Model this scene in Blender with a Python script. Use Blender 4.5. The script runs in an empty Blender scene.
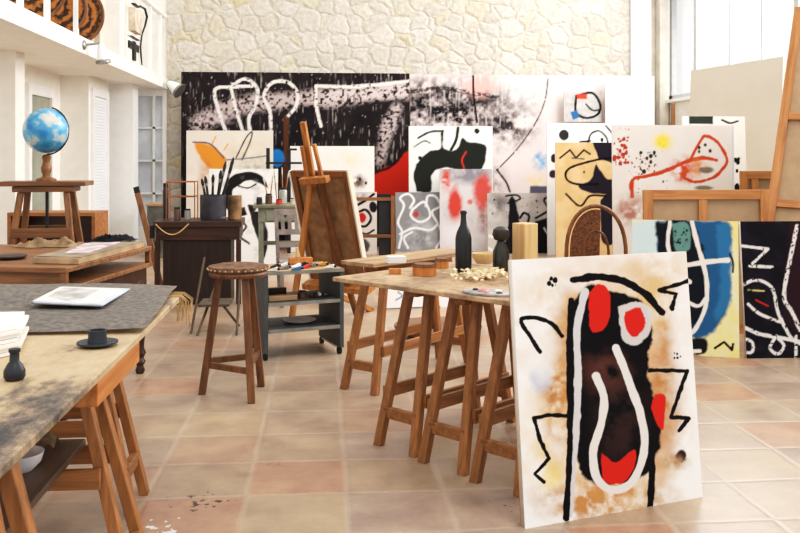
import bpy, bmesh, math, random
import numpy as np
from mathutils import Vector, Matrix, Euler

random.seed(7); RNG = np.random.default_rng(7)
sc = bpy.context.scene
COL = sc.collection
# ------------------------------------------------------------------ camera maths
F, YH, H, PSI = 900.0, 157.0, 1.37, 0.0821
CP, SP = math.cos(PSI), math.sin(PSI)
def ray(u, v):
    a, b = (u - 400) / F, (YH - v) / F
    return Vector((a*CP + SP, -a*SP + CP, b))
def on_z(u, v, z=0.0):
    r = ray(u, v); t = (z - H) / r.z
    return Vector((r.x*t, r.y*t, z))
def on_y(u, v, y):
    r = ray(u, v); t = y / r.y
    return Vector((r.x*t, y, H + r.z*t))
def on_x(u, v, x):
    r = ray(u, v); t = x / r.x
    return Vector((x, r.y*t, H + r.z*t))
def on_d(u, v, d):
    r = ray(u, v)
    return Vector((r.x*d, r.y*d, H + r.z*d))
def project(x, y, z):
    xc = x*CP - y*SP; zc = x*SP + y*CP
    return 400 + F*xc/zc, YH + F*(H - z)/zc
# ------------------------------------------------------------------ colour / materials
def lin(c):
    return tuple(((x/255.0)/12.92 if x/255.0 <= .04045 else ((x/255.0 + .055)/1.055)**2.4) for x in c)
def L4(c): return lin(c) + (1.0,)
MATS = {}
def newmat(name):
    m = bpy.data.materials.new(name); m.use_nodes = True
    nt = m.node_tree; b = nt.nodes['Principled BSDF']
    MATS[name] = m
    return m, nt, b
def N(nt, t, **k):
    n = nt.nodes.new(t)
    for a, v in k.items(): setattr(n, a, v)
    return n
def plain(name, rgb, rough=.6, metal=0, var=.06, scale=8, spec=.5, bump=0):
    if name in MATS: return MATS[name]
    m, nt, b = newmat(name)
    tc = N(nt, 'ShaderNodeTexCoord'); no = N(nt, 'ShaderNodeTexNoise')
    no.inputs['Scale'].default_value = scale; no.inputs['Detail'].default_value = 4
    nt.links.new(tc.outputs['Object'], no.inputs['Vector'])
    r = N(nt, 'ShaderNodeValToRGB')
    lo = [max(0, x*(1-var*2)) for x in rgb]; hi = [min(255, x*(1+var)) for x in rgb]
    r.color_ramp.elements[0].position = .3; r.color_ramp.elements[1].position = .7
    r.color_ramp.elements[0].color = L4(lo); r.color_ramp.elements[1].color = L4(hi)
    nt.links.new(no.outputs['Fac'], r.inputs['Fac']); nt.links.new(r.outputs['Color'], b.inputs['Base Color'])
    b.inputs['Roughness'].default_value = rough; b.inputs['Metallic'].default_value = metal
    b.inputs['Specular IOR Level'].default_value = spec
    if bump:
        bp = N(nt, 'ShaderNodeBump'); bp.inputs['Strength'].default_value = bump; bp.inputs['Distance'].default_value = .01
        nt.links.new(no.outputs['Fac'], bp.inputs['Height']); nt.links.new(bp.outputs['Normal'], b.inputs['Normal'])
    return m
def wood(name, dark, light, axis='z', rough=.5, scale=1.0, knots=.5):
    if name in MATS: return MATS[name]
    m, nt, b = newmat(name)
    tc = N(nt, 'ShaderNodeTexCoord'); mp = N(nt, 'ShaderNodeMapping')
    s = {'x': (1.2, 16, 16), 'y': (16, 1.2, 16), 'z': (16, 16, 1.2)}[axis]
    mp.inputs['Scale'].default_value = tuple(v*scale for v in s)
    no = N(nt, 'ShaderNodeTexNoise'); no.inputs['Scale'].default_value = 1.6
    no.inputs['Detail'].default_value = 6; no.inputs['Roughness'].default_value = .65; no.inputs['Distortion'].default_value = knots
    n2 = N(nt, 'ShaderNodeTexNoise'); n2.inputs['Scale'].default_value = 2.2
    nt.links.new(tc.outputs['Object'], mp.inputs['Vector']); nt.links.new(mp.outputs['Vector'], no.inputs['Vector'])
    nt.links.new(tc.outputs['Object'], n2.inputs['Vector'])
    r = N(nt, 'ShaderNodeValToRGB')
    r.color_ramp.elements[0].position = .32; r.color_ramp.elements[1].position = .68
    r.color_ramp.elements[0].color = L4(dark); r.color_ramp.elements[1].color = L4(light)
    mx = N(nt, 'ShaderNodeMix', data_type='RGBA', blend_type='MULTIPLY'); mx.inputs[0].default_value = .35
    nt.links.new(no.outputs['Fac'], r.inputs['Fac'])
    r2 = N(nt, 'ShaderNodeValToRGB'); r2.color_ramp.elements[0].color = (.45, .4, .36, 1); r2.color_ramp.elements[0].position = .3; r2.color_ramp.elements[1].position = .65
    nt.links.new(n2.outputs['Fac'], r2.inputs['Fac'])
    nt.links.new(r.outputs['Color'], mx.inputs[6]); nt.links.new(r2.outputs['Color'], mx.inputs[7])
    nt.links.new(mx.outputs[2], b.inputs['Base Color'])
    b.inputs['Roughness'].default_value = rough
    bp = N(nt, 'ShaderNodeBump'); bp.inputs['Strength'].default_value = .15; bp.inputs['Distance'].default_value = .004
    nt.links.new(no.outputs['Fac'], bp.inputs['Height']); nt.links.new(bp.outputs['Normal'], b.inputs['Normal'])
    return m
def paintmat():
    m, nt, b = newmat('painted_canvas')
    at = N(nt, 'ShaderNodeAttribute'); at.attribute_name = 'paint'
    nt.links.new(at.outputs['Color'], b.inputs['Base Color'])
    b.inputs['Roughness'].default_value = .7; b.inputs['Specular IOR Level'].default_value = .12
    tc = N(nt, 'ShaderNodeTexCoord'); no = N(nt, 'ShaderNodeTexNoise'); no.inputs['Scale'].default_value = 180
    nt.links.new(tc.outputs['Object'], no.inputs['Vector'])
    bp = N(nt, 'ShaderNodeBump'); bp.inputs['Strength'].default_value = .12; bp.inputs['Distance'].default_value = .002
    nt.links.new(no.outputs['Fac'], bp.inputs['Height']); nt.links.new(bp.outputs['Normal'], b.inputs['Normal'])
    return m
M_PAINT = paintmat()
# woods and metals
W_TRES = wood('trestle_wood_upright', (122, 78, 42), (190, 132, 78), 'z')
W_TRESX = wood('trestle_wood_lengthwise', (118, 76, 42), (184, 128, 76), 'x')
W_PINE = wood('orange_pine', (176, 104, 48), (220, 156, 88), 'y')
W_PINEZ = wood('orange_pine_upright', (176, 104, 48), (220, 156, 88), 'z')
W_PALE = wood('pale_pine', (205, 165, 112), (232, 202, 152), 'z')
W_STOOL = wood('stool_brown', (86, 54, 32), (150, 100, 60), 'z')
W_DARK = wood('dark_walnut', (44, 26, 18), (88, 54, 36), 'x', rough=.4)
W_DARKZ = wood('dark_walnut_upright', (44, 26, 18), (88, 54, 36), 'z', rough=.4)
W_DESK = wood('desk_brown', (104, 66, 38), (164, 116, 72), 'x', rough=.45)
W_STAND = wood('stand_brown', (104, 68, 42), (160, 112, 70), 'z', rough=.45)
W_STANDX = wood('stand_brown_flat', (98, 64, 40), (154, 106, 66), 'x', rough=.4)
W_BENCH = wood('worn_bench_top', (142, 112, 84), (206, 170, 128), 'x', rough=.6)
W_FRAME = wood('stretcher_wood', (160, 102, 54), (206, 148, 90), 'z')
W_FRAMEX = wood('stretcher_wood_flat', (160, 102, 54), (206, 148, 90), 'x')
W_EASEL = wood('easel_wood', (150, 92, 42), (200, 136, 72), 'z')
M_WHITE = plain('white_plaster', (240, 236, 228), .8, var=.01)
M_WPAINT = plain('white_gloss_paint', (242, 241, 238), .35, var=.01)
M_GREY = plain('cart_grey', (78, 82, 83), .5, var=.06)
M_GREYL = plain('cart_grey_edge', (142, 140, 130), .5, var=.08)
M_GREEN = plain('grey_green_paint', (150, 152, 132), .55, var=.08)
M_BLACK = plain('black_iron', (30, 29, 30), .5, var=.1)
M_DKGLASS = plain('black_bottle_glass', (30, 31, 34), .28, var=.1)
M_SMOKE = plain('smoky_glass', (52, 48, 42), .2, var=.15)
M_INK = plain('dark_blue_grey_ceramic', (52, 56, 64), .5, var=.1)
M_BUFF = plain('linen_back', (172, 146, 116), .9, var=.025, scale=9)
M_BUFFD = plain('brown_linen_back', (158, 120, 84), .9, var=.1, scale=12)
M_CREAM = plain('cream_canvas', (222, 208, 188), .85, var=.03, scale=3)
M_PAPER = plain('white_paper', (240, 236, 228), .8, var=.02)
M_PAPERB = plain('blue_white_paper', (206, 212, 226), .8, var=.05)
M_METAL = plain('brushed_metal', (150, 148, 142), .35, .8, var=.05)
M_COPPER = plain('copper_wire', (170, 104, 70), .4, .5, var=.08)
M_RAG = plain('beige_rag', (206, 180, 144), .95, var=.12, scale=12)
M_DKRAG = plain('dark_cloth', (58, 56, 60), .95, var=.15)
M_FELT = plain('grey_felt', (168, 160, 151), .95, var=.09, scale=45, bump=.3)
M_STRAW = plain('straw', (206, 172, 122), .9, var=.12)
M_RED = plain('red_paint', (196, 52, 36), .5, var=.1)
M_BLUE = plain('blue_paint', (52, 128, 190), .5, var=.1)
M_YELL = plain('ochre_paint', (214, 160, 70), .5, var=.1)
M_BRASS = plain('brass_studs', (196, 172, 128), .35, .6, var=.05)
M_CUSH = plain('stool_cushion', (118, 86, 64), .85, var=.2, scale=30, bump=.4)
M_WICK = plain('brown_wicker', (118, 74, 44), .7, var=.2, scale=60, bump=.6)
M_ENAM = plain('white_enamel', (226, 226, 228), .3, var=.02)
M_RUB = plain('black_rubber', (28, 28, 28), .7)
M_SHAV = plain('cream_wood_shavings', (226, 206, 168), .9, var=.08, scale=40)
def glassmat():
    m, nt, b = newmat('window_glass')
    nt.nodes.remove(b)
    out = nt.nodes['Material Output']
    tr = N(nt, 'ShaderNodeBsdfTransparent'); gl = N(nt, 'ShaderNodeBsdfGlossy'); gl.inputs['Roughness'].default_value = .05
    tl = N(nt, 'ShaderNodeBsdfTranslucent'); tl.inputs['Color'].default_value = (.95, .97, 1, 1)
    fr = N(nt, 'ShaderNodeFresnel'); mx = N(nt, 'ShaderNodeMixShader'); m2 = N(nt, 'ShaderNodeMixShader'); m2.inputs[0].default_value = .08
    nt.links.new(tr.outputs[0], m2.inputs[1]); nt.links.new(tl.outputs[0], m2.inputs[2])
    mf = N(nt, 'ShaderNodeMath', operation='MULTIPLY'); mf.inputs[1].default_value = .4; nt.links.new(fr.outputs[0], mf.inputs[0]); nt.links.new(mf.outputs[0], mx.inputs[0]); nt.links.new(m2.outputs[0], mx.inputs[1]); nt.links.new(gl.outputs[0], mx.inputs[2])
    nt.links.new(mx.outputs[0], out.inputs['Surface'])
    return m
M_GLASS = glassmat()
M_DOORGL = plain('door_glass_painted_reflection', (224, 230, 238), .15, var=.08, scale=1.5)  # bright reflections in the door glass put into a pale blue base colour
M_GREENGL = plain('grey_green_pane', (150, 154, 140), .2, var=.06, scale=2)  # plain grey-green pane colour for the left wall window
# ------------------------------------------------------------------ mesh building
class MB:
    def __init__(s): s.bm = bmesh.new()
    def box(s, lo, hi, m=None):
        vs = [Vector((x, y, z)) for x in (lo[0], hi[0]) for y in (lo[1], hi[1]) for z in (lo[2], hi[2])]
        if m is not None: vs = [m @ v for v in vs]
        b = [s.bm.verts.new(v) for v in vs]
        for f in ((0,1,3,2),(4,6,7,5),(0,4,5,1),(2,3,7,6),(0,2,6,4),(1,5,7,3)): s.bm.faces.new([b[i] for i in f])
        return s
    def bar(s, a, b, w, t, up=(0, 0, 1), flat=False):
        """bar from a to b; w along the axis square to up, t along the other; flat: ends cut level"""
        a, b = Vector(a), Vector(b); d = (b - a).normalized(); up = Vector(up)
        x = d.cross(up)
        if x.length < 1e-4: x = d.cross(Vector((1, 0, 0)))
        x.normalize(); y = x.cross(d).normalized()
        vs = []
        for p in (a, b):
            for i, j in ((-1,-1),(1,-1),(1,1),(-1,1)):
                q = p + x*(w/2*i) + y*(t/2*j)
                if flat and abs(d.z) > .2: q = q + d*((p.z - q.z)/d.z)
                vs.append(s.bm.verts.new(q))
        for f in ((3,2,1,0),(4,5,6,7),(0,1,5,4),(1,2,6,5),(2,3,7,6),(3,0,4,7)): s.bm.faces.new([vs[i] for i in f])
        return s
    def lathe(s, prof, n=24, c=(0, 0, 0), m=None):
        rings = []
        for r, z in prof:
            ring = []
            for k in range(n):
                a = 2*math.pi*k/n
                v = Vector((c[0] + r*math.cos(a), c[1] + r*math.sin(a), c[2] + z))
                ring.append(s.bm.verts.new(m @ v if m is not None else v))
            rings.append(ring)
        for A, B in zip(rings, rings[1:]):
            for k in range(n): s.bm.faces.new((A[k], A[(k+1) % n], B[(k+1) % n], B[k]))
        if prof[0][0] > 1e-4: s.bm.faces.new(rings[0][::-1])
        if prof[-1][0] > 1e-4: s.bm.faces.new(rings[-1])
        return s
    def tube(s, pts, r, n=8, closed=False):
        pts = [Vector(p) for p in pts]; rings = []; L = len(pts)
        rr = r if isinstance(r, (list, tuple)) else [r]*L
        px = None
        for i, p in enumerate(pts):
            d = (pts[(i+1) % L] - pts[i-1]) if closed else (pts[min(i+1, L-1)] - pts[max(i-1, 0)])
            d.normalize()
            if px is None:
                px = d.cross(Vector((0, 0, 1)))
                if px.length < 1e-3: px = Vector((1, 0, 0))
            px = (px - d*px.dot(d)).normalized(); y = d.cross(px)
            rings.append([s.bm.verts.new(p + (px*math.cos(2*math.pi*k/n) + y*math.sin(2*math.pi*k/n))*rr[i]) for k in range(n)])
        pr = list(zip(rings, rings[1:])) + ([(rings[-1], rings[0])] if closed else [])
        for A, B in pr:
            for k in range(n): s.bm.faces.new((A[k], A[(k+1) % n], B[(k+1) % n], B[k]))
        if not closed:
            s.bm.faces.new(rings[0][::-1]); s.bm.faces.new(rings[-1])
        return s
    def sphere(s, c, r, n=16, sc_=(1, 1, 1)):
        m = Matrix.Translation(Vector(c)) @ Matrix.Diagonal((r*sc_[0], r*sc_[1], r*sc_[2], 1))
        bmesh.ops.create_uvsphere(s.bm, u_segments=n, v_segments=max(6, n//2+2), radius=1, matrix=m)
        return s
    def prism(s, poly, y0, y1, m=None):
        """polygon in x,z extruded along y"""
        A = [Vector((x, y0, z)) for x, z in poly]; B = [Vector((x, y1, z)) for x, z in poly]
        if m is not None: A = [m @ v for v in A]; B = [m @ v for v in B]
        a = [s.bm.verts.new(v) for v in A]; b = [s.bm.verts.new(v) for v in B]; n = len(a)
        s.bm.faces.new(a); s.bm.faces.new(b[::-1])
        for k in range(n): s.bm.faces.new((a[k], b[k], b[(k+1) % n], a[(k+1) % n]))
        return s
    def grid(s, fn, nu, nv, thick=0):
        g = [[s.bm.verts.new(fn(i/nu, j/nv)) for i in range(nu+1)] for j in range(nv+1)]
        fs = [s.bm.faces.new((g[j][i], g[j][i+1], g[j+1][i+1], g[j+1][i])) for j in range(nv) for i in range(nu)]
        if thick:
            bmesh.ops.solidify(s.bm, geom=fs, thickness=thick)
        return s
    def build(s, name, mat, parent=None, bevel=0, smooth=False):
        bmesh.ops.recalc_face_normals(s.bm, faces=s.bm.faces)
        me = bpy.data.meshes.new(name); s.bm.to_mesh(me); s.bm.free()
        me.materials.append(mat)
        if smooth:
            me.polygons.foreach_set('use_smooth', [True]*len(me.polygons))
            try: me.set_sharp_from_angle(angle=math.radians(40))
            except Exception: pass
        o = bpy.data.objects.new(name, me); COL.objects.link(o)
        if parent: o.parent = parent
        if bevel:
            b = o.modifiers.new('bevel', 'BEVEL'); b.width = bevel; b.segments = 2; b.limit_method = 'ANGLE'
        return o
def tag(o, label=None, cat=None, group=None, kind=None):
    if label: o['label'] = label
    if cat: o['category'] = cat
    if group: o['group'] = group
    if kind: o['kind'] = kind
    return o
def empty(name, label, cat, loc=(0, 0, 0), rz=0, group=None):
    o = bpy.data.objects.new(name, None); COL.objects.link(o)
    o.location = loc; o.rotation_euler = (0, 0, rz); o.empty_display_size = .1
    return tag(o, label, cat, group)
def dup(root, loc, rz=0, label=None, scale=None):
    r = root.copy(); COL.objects.link(r); r.location = loc; r.rotation_euler = (root.rotation_euler.x, root.rotation_euler.y, rz)
    if scale: r.scale = scale
    if label: r['label'] = label
    for ch in list(root.children):
        c = ch.copy(); COL.objects.link(c); c.parent = r
        for g in list(ch.children):
            d = g.copy(); COL.objects.link(d); d.parent = c
    return r
def struct(mb, name, mat, parent=None, **k):
    o = mb.build(name, mat, parent, **k)
    if parent is None: o['kind'] = 'structure'
    return o
# ------------------------------------------------------------------ painting engine (vertex colours on dense canvases)
def vnoise(x, y, seed=0):
    def h(i, j):
        n = (i*374761393 + j*668265263 + seed*1442695041) & 0x7fffffff
        n = ((n ^ (n >> 13))*1274126177) & 0x7fffffff
        return ((n ^ (n >> 16)) & 0xffff)/65535.0
    xi = np.floor(x).astype(np.int64); yi = np.floor(y).astype(np.int64)
    fx = x - xi; fy = y - yi; fx = fx*fx*(3-2*fx); fy = fy*fy*(3-2*fy)
    return (h(xi, yi)*(1-fx) + h(xi+1, yi)*fx)*(1-fy) + (h(xi, yi+1)*(1-fx) + h(xi+1, yi+1)*fx)*fy
def fbm(x, y, seed=0, o=4):
    s = 0; a = .5; t = 0
    for k in range(o): s = s + a*vnoise(x*2**k, y*2**k, seed + k*17); t += a; a *= .55
    return s/t
def spline(pts, n=8):
    P = [np.array(p, float) for p in pts]; out = []
    Q = [2*P[0]-P[1]] + P + [2*P[-1]-P[-2]]
    for i in range(1, len(Q)-2):
        for t in np.linspace(0, 1, n, endpoint=False):
            a, b, c, d = Q[i-1], Q[i], Q[i+1], Q[i+2]
            out.append(.5*((2*b) + (-a+c)*t + (2*a-5*b+4*c-d)*t*t + (-a+3*b-3*c+d)*t**3))
    out.append(P[-1]); return out
class Art:
    def __init__(s, U, V, seed=1):
        s.U, s.V, s.seed = U, V, seed
        s.c = np.ones(U.shape + (3,))
        s.fill((238, 232, 224))
    def n(s, sc_, k=0, o=4): return fbm(s.U/sc_ + 100, s.V/sc_ + 100, s.seed + k, o)
    def fill(s, rgb): s.c[...] = lin(rgb); return s
    def mix(s, rgb, a):
        a = np.clip(a, 0, 1)[..., None]; s.c = s.c*(1-a) + np.array(lin(rgb))*a; return s
    def stroke(s, pts, w, rgb, a=1, smooth=True, soft=.7, rough=.25, dry=0):
        P = spline(pts) if smooth and len(pts) > 2 else [np.array(p, float) for p in pts]
        D = np.full(s.U.shape, 1e9)
        for p, q in zip(P, P[1:]):
            dx, dy = q - p; L = dx*dx + dy*dy + 1e-9
            t = np.clip(((s.U-p[0])*dx + (s.V-p[1])*dy)/L, 0, 1)
            D = np.minimum(D, np.hypot(s.U - p[0] - t*dx, s.V - p[1] - t*dy))
        r = w/2*(1 + rough*2*(s.n(max(3, w*1.5), 5, 3) - .5))
        al = np.clip((r - D)/soft + .5, 0, 1)*a
        if dry: al = al*np.clip((s.n(2.2, 9, 2) - dry)/.15 + .5, 0, 1)
        return s.mix(rgb, al)
    def poly(s, pts, rgb, a=1, soft=.8, rough=1.5, smooth=True, nscale=8):
        P = spline(list(pts) + [pts[0]]) if smooth else [np.array(p, float) for p in list(pts) + [pts[0]]]
        ins = np.zeros(s.U.shape, bool); D = np.full(s.U.shape, 1e9)
        for p, q in zip(P, P[1:]):
            dx, dy = q - p; L = dx*dx + dy*dy + 1e-9
            t = np.clip(((s.U-p[0])*dx + (s.V-p[1])*dy)/L, 0, 1)
            D = np.minimum(D, np.hypot(s.U - p[0] - t*dx, s.V - p[1] - t*dy))
            if abs(dy) > 1e-9:
                cr = ((p[1] > s.V) != (q[1] > s.V)) & (s.U < (q[0]-p[0])*(s.V-p[1])/(q[1]-p[1]) + p[0])
                ins ^= cr
        sd = np.where(ins, D, -D) + rough*2*(s.n(nscale, 3) - .5)
        return s.mix(rgb, np.clip(sd/soft + .5, 0, 1)*a)
    def blob(s, c, rx, ry, rgb, a=1, soft=.15, rough=.2, nscale=8):
        d = np.hypot((s.U-c[0])/rx, (s.V-c[1])/ry) + rough*2*(s.n(nscale, 7) - .5)
        return s.mix(rgb, np.clip((1-d)/soft + .5, 0, 1)*a)
    def stain(s, c, rx, ry, rgb, a=.6, nscale=18):
        d = np.hypot((s.U-c[0])/rx, (s.V-c[1])/ry)
        k = np.clip(1.25 - d, 0, 1)*np.clip((s.n(nscale, 11) - .28)*2.6, 0, 1)
        return s.mix(rgb, k*a*1.5)
    def grain(s, rgb, lo, sc_=6, a=.5, k=21):
        return s.mix(rgb, np.clip((s.n(sc_, k) - lo)*4, 0, 1)*a)
    def spots(s, box, n, r0, r1, rgb, seed=1, a=1):
        g = np.random.default_rng(seed)
        for _ in range(n):
            x, y = g.uniform(box[0], box[2]), g.uniform(box[1], box[3]); r = r0 + (r1-r0)*g.random()**2
            s.mix(rgb, np.clip((r - np.hypot((s.U-x), (s.V-y)*g.uniform(.7, 1.2)))/.6 + .5, 0, 1)*a)
        return s
    def drips(s, rgb, lo, a=.5, sx=2.5, sy=40):
        k = fbm(s.U/sx, s.V/sy, s.seed+31, 3)
        return s.mix(rgb, np.clip((k-lo)*6, 0, 1)*a)
PAINTINGS = []
def painting(name, label, cat, BL, BR, h, lean, paint, step, thick=.025, group=None, side=(226, 220, 210), seed=1, z0=0.0):
    """canvas whose foot runs BL->BR; leans back by lean metres at its top; paint(Art) colours it"""
    BL = Vector((BL[0], BL[1], z0)); BR = Vector((BR[0], BR[1], z0))
    ax = (BR - BL); w = ax.length; ax.normalize()
    nb = Vector((-ax.y, ax.x, 0))
    az = (nb*lean + Vector((0, 0, math.sqrt(max(1e-6, h*h - lean*lean)))))/h
    ay = az.cross(ax)
    M = Matrix(((ax.x, ay.x, az.x, BL.x), (ax.y, ay.y, az.y, BL.y), (ax.z, ay.z, az.z, BL.z), (0, 0, 0, 1)))
    d = (BL.x*SP + BL.y*CP); nx = max(6, int(w*F/d/step)); nz = max(6, int(h*F/d/step))
    xs = np.linspace(0, w, nx+1); zs = np.linspace(0, h, nz+1)
    X, Z = np.meshgrid(xs, zs)
    W = [M[i][0]*X + M[i][2]*Z + M[i][3] for i in range(3)]
    U, V = project(*W)
    art = Art(U, V, seed); paint(art)
    nv = (nx+1)*(nz+1)
    co = np.stack([X, np.zeros_like(X), Z], -1).reshape(-1, 3)
    idx = np.arange(nv).reshape(nz+1, nx+1)
    quads = np.stack([idx[:-1, :-1], idx[:-1, 1:], idx[1:, 1:], idx[1:, :-1]], -1).reshape(-1, 4)
    ex = np.array([(0,0,0),(w,0,0),(w,0,h),(0,0,h),(0,thick,0),(w,thick,0),(w,thick,h),(0,thick,h)], float)
    eq = np.array([(0,4,5,1),(1,5,6,2),(2,6,7,3),(3,7,4,0),(4,7,6,5)]) + nv
    co = np.concatenate([co, ex]); quads = np.concatenate([quads, eq])
    col = np.concatenate([art.c.reshape(-1, 3), np.tile(lin(side), (8, 1))])
    me = bpy.data.meshes.new(name)
    me.vertices.add(len(co)); me.vertices.foreach_set('co', co.astype(np.float32).ravel())
    me.loops.add(quads.size); me.loops.foreach_set('vertex_index', quads.astype(np.int32).ravel())
    me.polygons.add(len(quads)); me.polygons.foreach_set('loop_start', (np.arange(len(quads))*4).astype(np.int32))
    try: me.polygons.foreach_set('loop_total', np.full(len(quads), 4, np.int32))
    except Exception: pass
    me.update(calc_edges=True); me.validate()
    at = me.color_attributes.new('paint', 'FLOAT_COLOR', 'POINT')
    at.data.foreach_set('color', np.concatenate([col, np.ones((len(col), 1))], 1).astype(np.float32).ravel())
    me.materials.append(M_PAINT)
    o = bpy.data.objects.new(name, me); COL.objects.link(o); o.matrix_world = M
    tag(o, label, cat, group)
    return o, w, h
def back_art(label, u0, u1, vt, Y, paint, step=1.0, vb=None, lean=.04, seed=1, name='painting', thick=.025, group=None, side=(226, 220, 210), cat='painting', skew=0):
    """upright canvas standing on the floor at depth Y (its foot), spanning u0..u1"""
    a = on_y(u0, vt, Y); b = on_y(u1, vt, Y + skew); zt = (a.z + b.z)/2
    return painting(name, label, cat, (a.x, Y), (b.x, Y + skew), zt, lean, paint, step, thick, group, side, seed)[0]
# ================================================================== SETTING
def floor_mat():
    m, nt, b = newmat('terracotta_tiles')
    T = .4007; X0, Y0 = -.8104*H, 3.8587*H
    g = N(nt, 'ShaderNodeNewGeometry'); vm = N(nt, 'ShaderNodeVectorMath', operation='SUBTRACT'); vm.inputs[1].default_value = (X0, Y0, 0)
    vs = N(nt, 'ShaderNodeVectorMath', operation='MULTIPLY'); vs.inputs[1].default_value = (1/T, 1/T, 0)
    nt.links.new(g.outputs['Position'], vm.inputs[0]); nt.links.new(vm.outputs[0], vs.inputs[0])
    # gentle edge wobble
    wn = N(nt, 'ShaderNodeTexNoise'); wn.inputs['Scale'].default_value = 5
    nt.links.new(g.outputs['Position'], wn.inputs['Vector'])
    wv = N(nt, 'ShaderNodeVectorMath', operation='MULTIPLY_ADD'); wv.inputs[1].default_value = (.05, .05, 0)
    nt.links.new(wn.outputs['Color'], wv.inputs[0]); nt.links.new(vs.outputs[0], wv.inputs[2])
    fl = N(nt, 'ShaderNodeVectorMath', operation='FLOOR'); fr = N(nt, 'ShaderNodeVectorMath', operation='FRACTION')
    nt.links.new(wv.outputs[0], fl.inputs[0]); nt.links.new(wv.outputs[0], fr.inputs[0])
    wh = N(nt, 'ShaderNodeTexWhiteNoise', noise_dimensions='2D'); nt.links.new(fl.outputs[0], wh.inputs['Vector'])
    r = N(nt, 'ShaderNodeValToRGB'); r.color_ramp.interpolation = 'CONSTANT'
    cols = [(166, 142, 118), (172, 148, 126), (184, 160, 130), (162, 142, 132), (176, 140, 116), (170, 150, 130), (160, 140, 124), (180, 154, 128), (180, 130, 102), (174, 154, 132)]
    while len(r.color_ramp.elements) < len(cols): r.color_ramp.elements.new(.5)
    for i, c in enumerate(cols):
        r.color_ramp.elements[i].position = i/len(cols); r.color_ramp.elements[i].color = L4(c)
    nt.links.new(wh.outputs['Value'], r.inputs['Fac'])
    # mottling
    n1 = N(nt, 'ShaderNodeTexNoise'); n1.inputs['Scale'].default_value = 3.6; n1.inputs['Detail'].default_value = 10; n1.inputs['Roughness'].default_value = .72
    nt.links.new(g.outputs['Position'], n1.inputs['Vector'])
    rm = N(nt, 'ShaderNodeValToRGB')
    for e, p, c in zip(rm.color_ramp.elements, (.34, .66), ((136, 114, 100), (198, 176, 148))): e.position = p; e.color = L4(c)
    nt.links.new(n1.outputs['Fac'], rm.inputs['Fac'])
    mx = N(nt, 'ShaderNodeMix', data_type='RGBA'); mx.inputs[0].default_value = .5
    nt.links.new(r.outputs['Color'], mx.inputs[6]); nt.links.new(rm.outputs['Color'], mx.inputs[7])
    # grout
    ab = N(nt, 'ShaderNodeVectorMath', operation='SUBTRACT'); ab.inputs[1].default_value = (.5, .5, 0)
    nt.links.new(fr.outputs[0], ab.inputs[0])
    aa = N(nt, 'ShaderNodeVectorMath', operation='ABSOLUTE'); nt.links.new(ab.outputs[0], aa.inputs[0])
    sx = N(nt, 'ShaderNodeSeparateXYZ'); nt.links.new(aa.outputs[0], sx.inputs[0])
    ma = N(nt, 'ShaderNodeMath', operation='MAXIMUM'); nt.links.new(sx.outputs[0], ma.inputs[0]); nt.links.new(sx.outputs[1], ma.inputs[1])
    gr = N(nt, 'ShaderNodeMapRange'); gr.inputs[1].default_value = .455; gr.inputs[2].default_value = .49
    nt.links.new(ma.outputs[0], gr.inputs[0])
    gm = N(nt, 'ShaderNodeMath', operation='MULTIPLY'); gm.inputs[1].default_value = .27; nt.links.new(gr.outputs[0], gm.inputs[0])
    m2 = N(nt, 'ShaderNodeMix', data_type='RGBA'); m2.inputs[7].default_value = L4((198, 184, 168))
    nt.links.new(gm.outputs[0], m2.inputs[0]); nt.links.new(mx.outputs[2], m2.inputs[6])
    # paint spatter worn into the tiles by the front-left work table
    def spatter(scale, thr, c, rgb, rad, prev):
        v = N(nt, 'ShaderNodeTexNoise'); v.inputs['Scale'].default_value = scale; v.inputs['Detail'].default_value = 4
        nt.links.new(g.outputs['Position'], v.inputs['Vector'])
        dd = N(nt, 'ShaderNodeVectorMath', operation='DISTANCE'); dd.inputs[1].default_value = c
        nt.links.new(g.outputs['Position'], dd.inputs[0])
        mr = N(nt, 'ShaderNodeMapRange'); mr.inputs[1].default_value = 0; mr.inputs[2].default_value = rad; mr.inputs[3].default_value = .16; mr.inputs[4].default_value = -.25
        nt.links.new(dd.outputs['Value'], mr.inputs[0])
        ad = N(nt, 'ShaderNodeMath', operation='ADD'); nt.links.new(v.outputs['Fac'], ad.inputs[0]); nt.links.new(mr.outputs[0], ad.inputs[1])
        gt = N(nt, 'ShaderNodeMapRange'); gt.inputs[1].default_value = thr; gt.inputs[2].default_value = thr + .02
        nt.links.new(ad.outputs[0], gt.inputs[0])
        mm = N(nt, 'ShaderNodeMix', data_type='RGBA'); mm.inputs[7].default_value = L4(rgb)
        nt.links.new(gt.outputs[0], mm.inputs[0]); nt.links.new(prev, mm.inputs[6])
        return mm.outputs[2]
    p = spatter(34, .69, on_z(200, 503), (62, 52, 52), .42, m2.outputs[2])
    p = spatter(22, .68, on_z(165, 526), (232, 228, 222), .3, p)
    p = spatter(30, .75, on_z(120, 528), (70, 62, 58), .4, p)
    p = spatter(36, .755, on_z(500, 505), (66, 60, 60), .35, p)
    p = spatter(40, .775, on_z(280, 465), (92, 74, 60), .5, p)
    nt.links.new(p, b.inputs['Base Color'])
    rr = N(nt, 'ShaderNodeMapRange'); rr.inputs[3].default_value = .22; rr.inputs[4].default_value = .5
    nt.links.new(n1.outputs['Fac'], rr.inputs[0]); nt.links.new(rr.outputs[0], b.inputs['Roughness'])
    b.inputs['Specular IOR Level'].default_value = .5
    hm = N(nt, 'ShaderNodeMath', operation='MULTIPLY_ADD'); hm.inputs[1].default_value = -1; nt.links.new(gr.outputs[0], hm.inputs[0]); nt.links.new(n1.outputs['Fac'], hm.inputs[2])
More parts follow.
